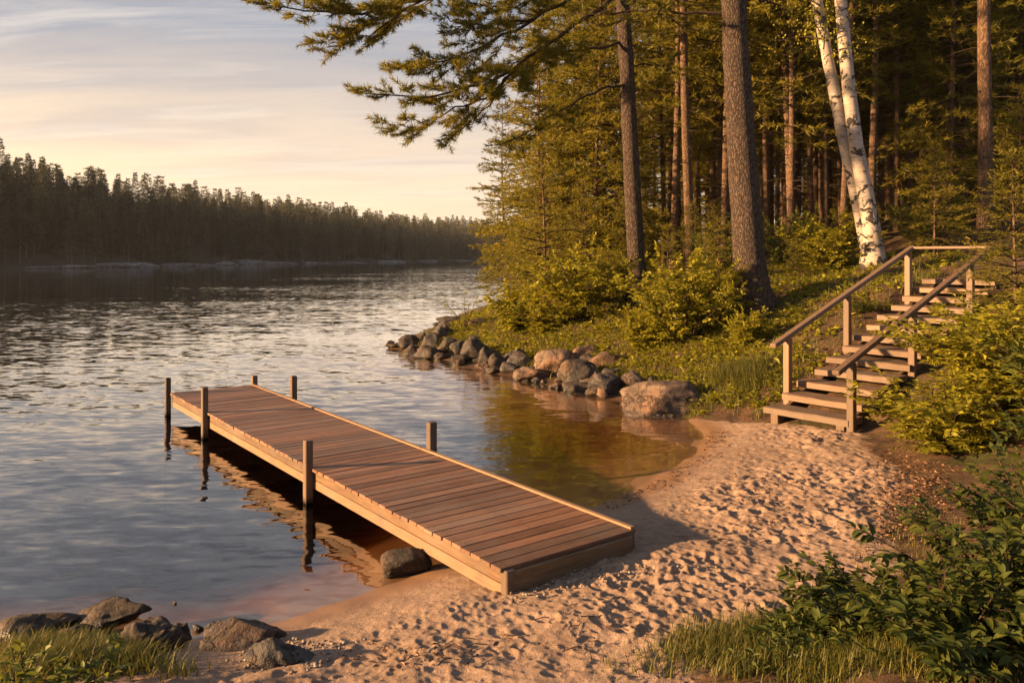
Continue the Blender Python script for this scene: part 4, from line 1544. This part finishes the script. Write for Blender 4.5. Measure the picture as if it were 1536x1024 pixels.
# young understory spruces
cnt = 0
tries = 0
while cnt < 36 and tries < 3000:
    tries += 1
    Y = 18 + 26 * fr2.random()
    px = fr2.uniform(760, 1600)
    x = (px - 768) / F * Y
    _, d_, b_ = ground(np.array([x]), np.array([Y]), True)
    if b_[0] < 2.5 or not free(x, Y, 1.3):
        continue
    if 1190 < px < 1500 and Y < 19:
        continue
    z = float(ground(x, Y))
    taken.append((x, Y))
    s_ = fr2.uniform(.6, 1.1) if not 950 < px < 1400 else fr2.uniform(.35, .62)
    K_young[int(fr2.integers(0, 3))].put((x, Y, z - .05), fr2.random() * 6.28, s_, 'young bushy spruce in the undergrowth ' + band(px), 'sapling', 'young spruces in the undergrowth')
    cnt += 1

# ------------------------------------------------------------------ shrubs
K_shrub = [Kind(shrub_proto('shrub', shrub(700 + k, 1.5, 1.0, nstem=22, ntw=17, nleaf=15, ll=(.10, .085, .125)[k], lw=(.035, .033, .045)[k], twl=(.55, .5, .6)[k]), 'leaf_gold')) for k in range(3)]
K_green = [Kind(shrub_proto('shrub', shrub(720 + k, 1.3, .95, nstem=13, ntw=13, nleaf=13, ll=.09, lw=.032, twl=.5), 'leaf_green')) for k in range(2)]


def put_shrub(kind, px, py, hpx, wpx, label, group='shrubs on the bank', H0=1.5, R0=1.0, dy=0.0):
    """shrub whose foot is at photo pixel (px, py); hpx, wpx its size in photo pixels"""
    b = hit(px, py)
    Y = b[1]
    sz = hpx / F * Y / H0 * 1.22
    sx = wpx / F * Y / (2 * R0) * 1.2
    taken.append((b[0], Y))
    return kind.put((b[0], Y + dy, float(ground(b[0], Y + dy)) - .03), fr2.random() * 6.28, (sx, sx, sz), label, 'shrub', group)


put_shrub(K_shrub[0], 872, 478, 96, 150, 'large golden green shrub on the point left of the long limbed pine')
put_shrub(K_shrub[1], 1022, 515, 120, 165, 'largest golden shrub on the bank, between the long limbed pine and the thickest pine')
put_shrub(K_shrub[2], 778, 497, 62, 90, 'low golden shrub at the lake end of the point above the humped rock')
put_shrub(K_shrub[1], 815, 500, 52, 85, 'small shrub between the low golden shrub and the large shrub of the point')
put_shrub(K_shrub[2], 965, 525, 55, 75, 'small golden shrub at the left foot of the largest shrub')
put_shrub(K_shrub[0], 1085, 498, 85, 90, 'shrub against the left side of the thickest pine')
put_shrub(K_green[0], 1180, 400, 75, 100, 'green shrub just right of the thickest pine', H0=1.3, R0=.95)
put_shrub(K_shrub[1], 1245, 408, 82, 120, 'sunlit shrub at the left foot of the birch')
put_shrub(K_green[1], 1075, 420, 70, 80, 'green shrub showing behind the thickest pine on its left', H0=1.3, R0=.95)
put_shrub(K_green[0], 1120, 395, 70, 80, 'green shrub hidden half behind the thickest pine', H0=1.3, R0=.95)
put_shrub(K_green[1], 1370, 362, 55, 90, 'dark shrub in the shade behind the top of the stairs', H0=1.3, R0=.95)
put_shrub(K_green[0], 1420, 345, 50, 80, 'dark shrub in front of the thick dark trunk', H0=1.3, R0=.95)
put_shrub(K_shrub[0], 930, 440, 60, 80, 'shrub at the left foot of the long limbed pine')
put_shrub(K_shrub[2], 1125, 520, 48, 62, 'small leafy plant on the bank in front of the thickest pine')
put_shrub(K_green[1], 1290, 470, 26, 60, 'tiny low shrub beside the middle of the left handrail', H0=1.3, R0=.95)
put_shrub(K_shrub[1], 905, 400, 60, 80, 'shrub back in the forest behind the large shrub of the point')
put_shrub(K_shrub[0], 990, 400, 60, 80, 'shrub back in the forest behind the largest shrub')

# spindly sapling on the tip of the point
st, fo = shrub(741, 1.5, .5, nstem=4, ntw=10, nleaf=9, ll=.09, lw=.02, twl=.32)
root = shrub_proto('sapling', (st, fo), 'leaf_gold')
b = hit(697, 500)
root.location = b
root.scale = (1.1, 1.1, 1.0)
tag(root, 'spindly sapling alone on the tip of the rocky point', 'sapling')

# bush right of the stairs
st, fo = shrub(751, 2.05, 1.5, nstem=46, ntw=20, nleaf=17, ll=.12, lw=.030, twl=.62, low=.06)
root = shrub_proto('bush', (st, fo), 'leaf_gold')
root.location = (6.55, 10.15, float(ground(6.55, 10.15)) - .05)
root.scale = (1.12, 1.12, .76)
tag(root, 'big leafy yellow green bush crowding the right side of the stairs', 'bush')
st, fo = shrub(752, 1.5, 1.1, nstem=22, ntw=16, nleaf=16, ll=.115, lw=.028, twl=.55, low=.05)
root = shrub_proto('bush', (st, fo), 'leaf_gold')
root.location = (5.25, 9.65, float(ground(5.25, 9.65)) - .05)
root.scale = (1.0, 1.0, .66)
tag(root, 'low yellow green bush spilling over the sand right of the bottom step', 'bush')
st, fo = shrub(753, 2.1, 1.2, nstem=20, ntw=16, nleaf=16, ll=.12, lw=.03, twl=.6, low=.08)
root = shrub_proto('bush', (st, fo), 'leaf_green')
root.location = (6.4, 8.6, float(ground(6.4, 8.6)) - .05)
root.scale = (1, 1, .85)
tag(root, 'darker green bush at the right edge in front of the bush by the stairs', 'bush')
# spruce sapling reaching in at the right
x, y = 7.85, 12.4
K_young[2].put((x, y, float(ground(x, y)) - .05), 1.1, (.8, .8, .62), 'spruce sapling at the right edge beside the top of the stairs', 'sapling', None)
for ch in K_young[2].root.children:
    pass

# foreground broad-leaved bushes
for i, (x, y, H, Rr, ns, lab) in enumerate([
        (2.95, 4.6, .74, .75, 24, 'dark broad leaved bush in the lower right corner, nearest the camera'),
        (3.65, 5.15, .85, .8, 24, 'tall dark broad leaved bush at the right edge above the corner bush'),
        (2.25, 5.0, .36, .45, 16, 'low dark leafy plant at the left end of the lower right bushes'),
        (5.35, 7.7, .85, .7, 16, 'dark leafy bush at the right edge below the bush by the stairs'),
        (4.15, 6.2, .7, .65, 14, 'dark leafy bush at the right edge beside the strip of litter'),
        (2.4, 4.3, .45, .45, 16, 'dark leafy plant at the bottom edge left of the corner bush')]):
    st, fo = shrub(800 + i, H, Rr, nstem=ns, ntw=12, nleaf=11, ll=.092, lw=.025, hero=True, twl=.36, low=.08, pair=.9)
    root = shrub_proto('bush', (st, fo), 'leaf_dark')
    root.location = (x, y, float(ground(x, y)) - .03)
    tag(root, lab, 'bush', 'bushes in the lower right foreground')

# ------------------------------------------------------------------ grass and ground cover
def scatter(region, n, r):
    """points inside a photo pixel polygon, on the ground"""
    (x0, y0, x1, y1) = region
    out = []
    while len(out) < n:
        out.append(hit(r.uniform(x0, x1), r.uniform(y0, y1)))
    return np.array(out)


def grass_patch(name, centres, h, w, per, rad, label, seed, mat='grass', lean=.55):
    r = np.random.default_rng(seed)
    c = np.repeat(centres, per, 0)
    q = c + np.concatenate([r.normal(0, rad, (len(c), 2)), np.zeros((len(c), 1))], 1)
    g, d, b = ground(q[:, 0], q[:, 1], True)
    q[:, 2] = g - .02
    q = q[g > .02]
    hs = h * r.uniform(.4, 1.2, len(q))
    mb = MB()
    blades(mb, q, hs, w * r.uniform(.6, 1.3, len(q)), r, lean)
    o = mb.build(name, [M[mat]])
    tag(o, label, 'grass', kind='stuff')


def tri_region(pts, n, r):
    pts = np.array(pts, float)
    w = r.dirichlet(np.ones(len(pts)) * .7, n) @ pts
    return np.array([hit(a, b) for a, b in w])


rg = np.random.default_rng(55)
cc = tri_region([(880, 1015), (1010, 955), (1130, 930), (1230, 900), (1330, 1020), (1100, 1020)], 150, rg)
grass_patch('grass', cc, .13, .0035, 34, .085, 'short mixed grass along the bottom right edge of the sand', 1)
cc = tri_region([(1200, 1000), (1500, 985), (1536, 1022), (1150, 1022), (1350, 960)], 150, rg)
grass_patch('grass', cc, .15, .0045, 30, .09, 'shaded grass under the lower right bushes', 12)
cc = tri_region([(0, 945), (110, 965), (250, 995), (320, 1022), (0, 1022), (0, 990)], 200, rg)
grass_patch('grass', cc, .17, .005, 34, .075, 'green grass in the lower left corner', 2, lean=.75)
cc = tri_region([(1045, 560), (1100, 545), (1175, 540), (1190, 590), (1120, 600), (1060, 590)], 60, rg)
grass_patch('grass', cc, .38, .006, 42, .12, 'long yellow grass on the bank left of the stairs', 3, lean=.7)
cc = tri_region([(720, 500), (900, 520), (1060, 560), (1180, 500), (1230, 450), (1340, 400), (1000, 480), (1120, 500)], 240, rg)
grass_patch('grass', cc, .26, .006, 24, .22, 'grass and weeds scattered over the bank', 4)
cc = tri_region([(1330, 690), (1440, 720), (1450, 790), (1330, 830), (1260, 880), (1400, 860)], 60, rg)
grass_patch('grass', cc, .09, .0035, 14, .12, 'thin grass over the litter strip at the right of the sand', 5)

# broad leaf weeds in the lower left corner
st, fo = shrub(830, .42, .6, nstem=20, ntw=7, nleaf=8, ll=.085, lw=.024, hero=True, twl=.2, low=.05)
root = shrub_proto('leafy_weeds', (st, fo), 'leaf_green')
x, y = -2.75, 4.45
root.scale = (.9, .9, .75)
root.location = (x, y, float(ground(x, y)) - .03)
tag(root, 'leafy green weeds in the lower left corner beside the rocks', 'weeds')


def low_plants(name, n, region, label, seed, leafmat, size=.06, c=None):
    """ground cover: rosettes of small leaves"""
    r = np.random.default_rng(seed)
    c = tri_region(region, n, r) if c is None else c
    k = 16
    cc_ = np.repeat(c, k, 0)
    az = r.random(len(cc_)) * 6.28
    hgt = np.abs(r.normal(0, .08, len(cc_)))
    p = cc_ + np.stack([np.cos(az) * .08, np.sin(az) * .08, hgt], -1) * r.random((len(cc_), 1))
    D = nrm(np.stack([np.cos(az), np.sin(az), r.uniform(.1, .9, len(az))], -1))
    mb = MB()
    leaves(mb, p, D, nrm(np.array([0, 0, 1.0]) + r.normal(0, .3, (len(az), 3))), size * r.uniform(.6, 1.5, len(az)), size * .3 * r.uniform(.6, 1.4, len(az)), 0,
           np.clip(r.normal(.45, .2, len(az)), 0, 1))
    o = mb.build(name, [M[leafmat]])
    tag(o, label, 'ground cover', kind='stuff')


def bank_scatter(n, r, bmin=.15, bmax=9, yr=(12.6, 34), xr=(-3.2, 11)):
    x = r.uniform(*xr, n * 4)
    y = r.uniform(*yr, n * 4)
    z, d, b = ground(x, y, True)
    ok = (b > bmin) & (b < bmax) & (np.abs((x - 3.95) * .62 + (y - 12.37) * .0) > -1)
    # keep the flight of stairs clear
    u = (x - 3.95) * .629 - (y - 12.37) * .777
    ok &= ~((u > -.2) & (u < 1.45) & (y > 11.2) & (y < 18))
    k = np.nonzero(ok)[0][:n]
    return np.stack([x[k], y[k], z[k]], -1)


rq = np.random.default_rng(91)
grass_patch('grass', bank_scatter(3600, rq), .24, .006, 9, .09, 'golden grass tufts all over the wooded bank', 41, lean=.7)
grass_patch('grass', bank_scatter(1500, rq, -.1, 1.6, (13.4, 27)), .30, .006, 9, .10, 'dry golden grass just above the rock row', 42, lean=.8)
def_pts = np.concatenate([bank_scatter(1600, rq), bank_scatter(700, rq, .1, 2.2, (13.2, 26))])
low_plants('ground_cover', 420, [(740, 505), (900, 525), (1060, 570), (1170, 560), (1200, 470), (1350, 390), (1000, 440), (1100, 520)], 'small leafy plants covering the bank', 6, 'leaf_gold', .10)
low_plants('ground_cover', 0, None, 'low sunlit plants under the trees of the bank', 16, 'leaf_gold', .11, c=def_pts)
low_plants('ground_cover', 110, [(1130, 970), (1190, 925), (1290, 880), (1350, 1015), (1100, 1015)], 'small leafy plants among the grass at lower right', 7, 'leaf_dark', .06)


def litter():
    """twigs, dead leaves and small pebbles lying on the sand"""
    r = np.random.default_rng(66)
    mb = MB()
    cen = np.concatenate([tri_region([(1290, 660), (1440, 700), (1450, 800), (1250, 880), (1330, 760), (1400, 690)], 1500, r),
                          tri_region([(300, 990), (520, 960), (700, 1000), (1000, 960), (600, 1020)], 70, r),
                          tri_region([(960, 640), (1150, 650), (1250, 700), (1000, 850), (1150, 850)], 120, r)])
    k = r.integers(13, 19, 260)
    t = r.random((260, 1))
    wl = SHORE[k] * (1 - t) + SHORE[k + 1] * t + np.array([.24, -.16]) * r.normal(1.0, .35, (260, 1))
    cen = np.concatenate([cen, np.column_stack([wl, ground(wl[:, 0], wl[:, 1])])])
    n = len(cen)
    az = r.random(n) * 6.28
    D = np.stack([np.cos(az), np.sin(az), r.normal(0, .15, n)], -1)
    leaves(mb, cen + [0, 0, .022], nrm(D), nrm(np.array([0, 0, 1.0]) + r.normal(0, .35, (n, 3))), r.uniform(.02, .065, n), r.uniform(.005, .015, n), 0, r.random(n))
    for c in np.concatenate([tri_region([(960, 660), (1150, 650), (1330, 720), (1000, 860), (1200, 850)], 40, r), tri_region([(500, 985), (900, 900), (1000, 960), (600, 1015)], 30, r), cen[-40:]]):
        a = r.random() * 6.28
        L = r.uniform(.04, .17)
        u = np.linspace(-.5, .5, 4)
        pts = c + np.outer(u * L, [np.cos(a), np.sin(a), 0]) + [0, 0, .022] + r.normal(0, .006, (4, 3))
        v, f = tube(pts, .0035, 4)
        mb.add(v, f, 0, r.random() * .5)
    m, nt, out = newmat('dead_leaves')
    nn = N(nt)
    c = nn.ramp(nn('Attribute', attribute_name='var').outputs['Fac'], [(0, (.05, .025, .014)), (.5, (.14, .065, .03)), (1, (.28, .16, .08))])
    b = nn('BsdfPrincipled', {'Base Color': c, 'Roughness': .8})
    nn.link(b.outputs[0], out.inputs[0])
    o = mb.build('fallen_leaves', [m])
    tag(o, 'dry leaves and bits of bark strewn over the sand', 'leaf litter', kind='stuff')
    v0, f0 = ico(1) if False else ICO[3]
    mb = MB()
    cen = np.concatenate([tri_region([(330, 985), (430, 945), (560, 960), (500, 1010), (350, 1015)], 260, r), tri_region([(700, 860), (900, 850), (1100, 850), (760, 905)], 160, r)])
    vv, ff = ico(2)
    for c in cen:
        s = r.uniform(.005, .016) * np.array([1, r.uniform(.7, 1.2), r.uniform(.5, .8)])
        mb.add(vv * s + c + [0, 0, .012], ff, 0, r.random(), True)
    m, nt, out = newmat('pebbles')
    nn = N(nt)
    c = nn.ramp(nn('Attribute', attribute_name='var').outputs['Fac'], [(0, (.07, .055, .045)), (.6, (.20, .15, .115)), (1, (.36, .30, .25))])
    b = nn('BsdfPrincipled', {'Base Color': c, 'Roughness': .7})
    nn.link(b.outputs[0], out.inputs[0])
    o = mb.build('gravel', [m])
    tag(o, 'small pebbles scattered on the sand', 'pebbles', kind='stuff')


litter()

# ------------------------------------------------------------------ light, sky, camera
SUN_EL = R(12.0)
HAZE = .00012
SUN_DIR = nrm(np.array([-1.0, -.18, math.tan(SUN_EL)]))      # towards the sun: low over the lake, left
sl = bpy.data.lights.new('sun', 'SUN')
sl.energy = 5.0
sl.angle = R(1.6)
sl.color = (1.0, .59, .27)
so = bpy.data.objects.new('sun', sl)
COL.objects.link(so)
so.rotation_euler = Vector(-SUN_DIR).to_track_quat('-Z', 'Y').to_euler()
so.location = (-30, 0, 20)

w = bpy.data.worlds.new('World')
scene.world = w
w.use_nodes = True
nt = w.node_tree
nt.nodes.clear()
n = N(nt)
out = nt.nodes.new('ShaderNodeOutputWorld')
sky = n('TexSky', sky_type='NISHITA', sun_disc=False, sun_elevation=SUN_EL, sun_rotation=math.atan2(SUN_DIR[0], SUN_DIR[1]), air_density=1.0, dust_density=2.0, ozone_density=1.5)
tc = n('TexCoord').outputs['Generated']
sp = n('SeparateXYZ', {0: tc})
zc = n.math('MAXIMUM', sp.outputs[2], 0.0)
den = n.math('ADD', zc, .10)
cx = n.math('DIVIDE', sp.outputs[0], den)
cy = n.math('DIVIDE', sp.outputs[1], den)
cv = n('CombineXYZ', {0: cx, 1: cy, 2: 0.0}).outputs[0]
def cloudn(sx, sy, rz, scale, detail, rough, dist):
    mp = n('Mapping', {'Vector': cv, 'Scale': (sx, sy, 1), 'Rotation': (0, 0, rz)})
    return n.noise(mp.outputs[0], scale, detail, rough, dist)
c1 = cloudn(.35, 1.0, R(-12), 1.25, 7, .60, .5)
c2 = cloudn(.30, 1.5, R(6), 3.2, 6, .62, .7)
veil = n.maprange(c1, .30, .62, .70, .95)
wisp = n.maprange(n.math('ADD', n.math('MULTIPLY', c1, .5), n.math('MULTIPLY', c2, .5)), .49, .62)
# evening cloud colours: cream low over the horizon, grey lilac overhead, warmer towards the sun
toSun = n('VectorMath', {0: tc, 1: tuple(nrm(np.array([-1, .35, 0])))}, operation='DOT_PRODUCT').outputs['Value']
warm = n.maprange(toSun, -.1, .8)
lowc = n.mix(warm, (5.6, 4.6, 3.8, 1), (8.4, 5.9, 3.6, 1))
highc = n.mix(warm, (1.6, 2.0, 2.7, 1), (2.7, 2.65, 2.85, 1))
topc = n.mix(n.maprange(zc, .38, .75), highc, (1.0, 1.25, 1.8, 1))
hz = n.maprange(n.math('ADD', zc, n.math('MULTIPLY', n.math('SUBTRACT', c1, .5), .40)), .05, .26, 1.0, 0.0)
base = n.mix(hz, topc, lowc)
skyc = n.mix(veil, sky.outputs[0], base)
skyc = n.mix(n.math('MULTIPLY', wisp, .55), skyc, n.mix(hz, (5.2, 4.7, 4.2, 1), (7.6, 6.2, 4.5, 1)))
bg = n('Background', {'Color': skyc, 'Strength': .05})
n.link(bg.outputs[0], out.inputs[0])

mb = MB()
box(mb, (-40, 395, 31), (1000, 1000, 78))
m, nt2, out2 = newmat('evening_haze')
pv = nt2.nodes.new('ShaderNodeVolumePrincipled')
pv.inputs['Color'].default_value = (.86, .90, .95, 1)
pv.inputs['Density'].default_value = HAZE
pv.inputs['Anisotropy'].default_value = 0.0
nt2.links.new(pv.outputs[0], out2.inputs['Volume'])
o = mb.build('haze', [m])
tag(o, 'thin warm evening haze over the lake', 'haze', kind='stuff')

cam = bpy.data.cameras.new('camera')
cam.sensor_width = 36
cam.lens = F / 1536 * 36
cam.shift_y = -(512 - HZ) / 1536
cam.clip_end = 5000
cam.clip_start = .05
co = bpy.data.objects.new('camera', cam)
COL.objects.link(co)
co.location = (0, 0, CAMH)
co.rotation_euler = (R(90), 0, 0)
scene.camera = co

scene.view_settings.view_transform = 'Standard'
scene.view_settings.look = 'None'
scene.view_settings.exposure = 1.85
scene.view_settings.gamma = 1
cy_ = scene.cycles
cy_.use_denoising = True
try:
    cy_.denoiser = 'OPENIMAGEDENOISE'
except Exception:
    pass
cy_.max_bounces = 6
cy_.diffuse_bounces = 3
cy_.glossy_bounces = 3
cy_.transmission_bounces = 4
cy_.transparent_max_bounces = 8
cy_.caustics_reflective = False
cy_.caustics_refractive = False
cy_.sample_clamp_indirect = 6
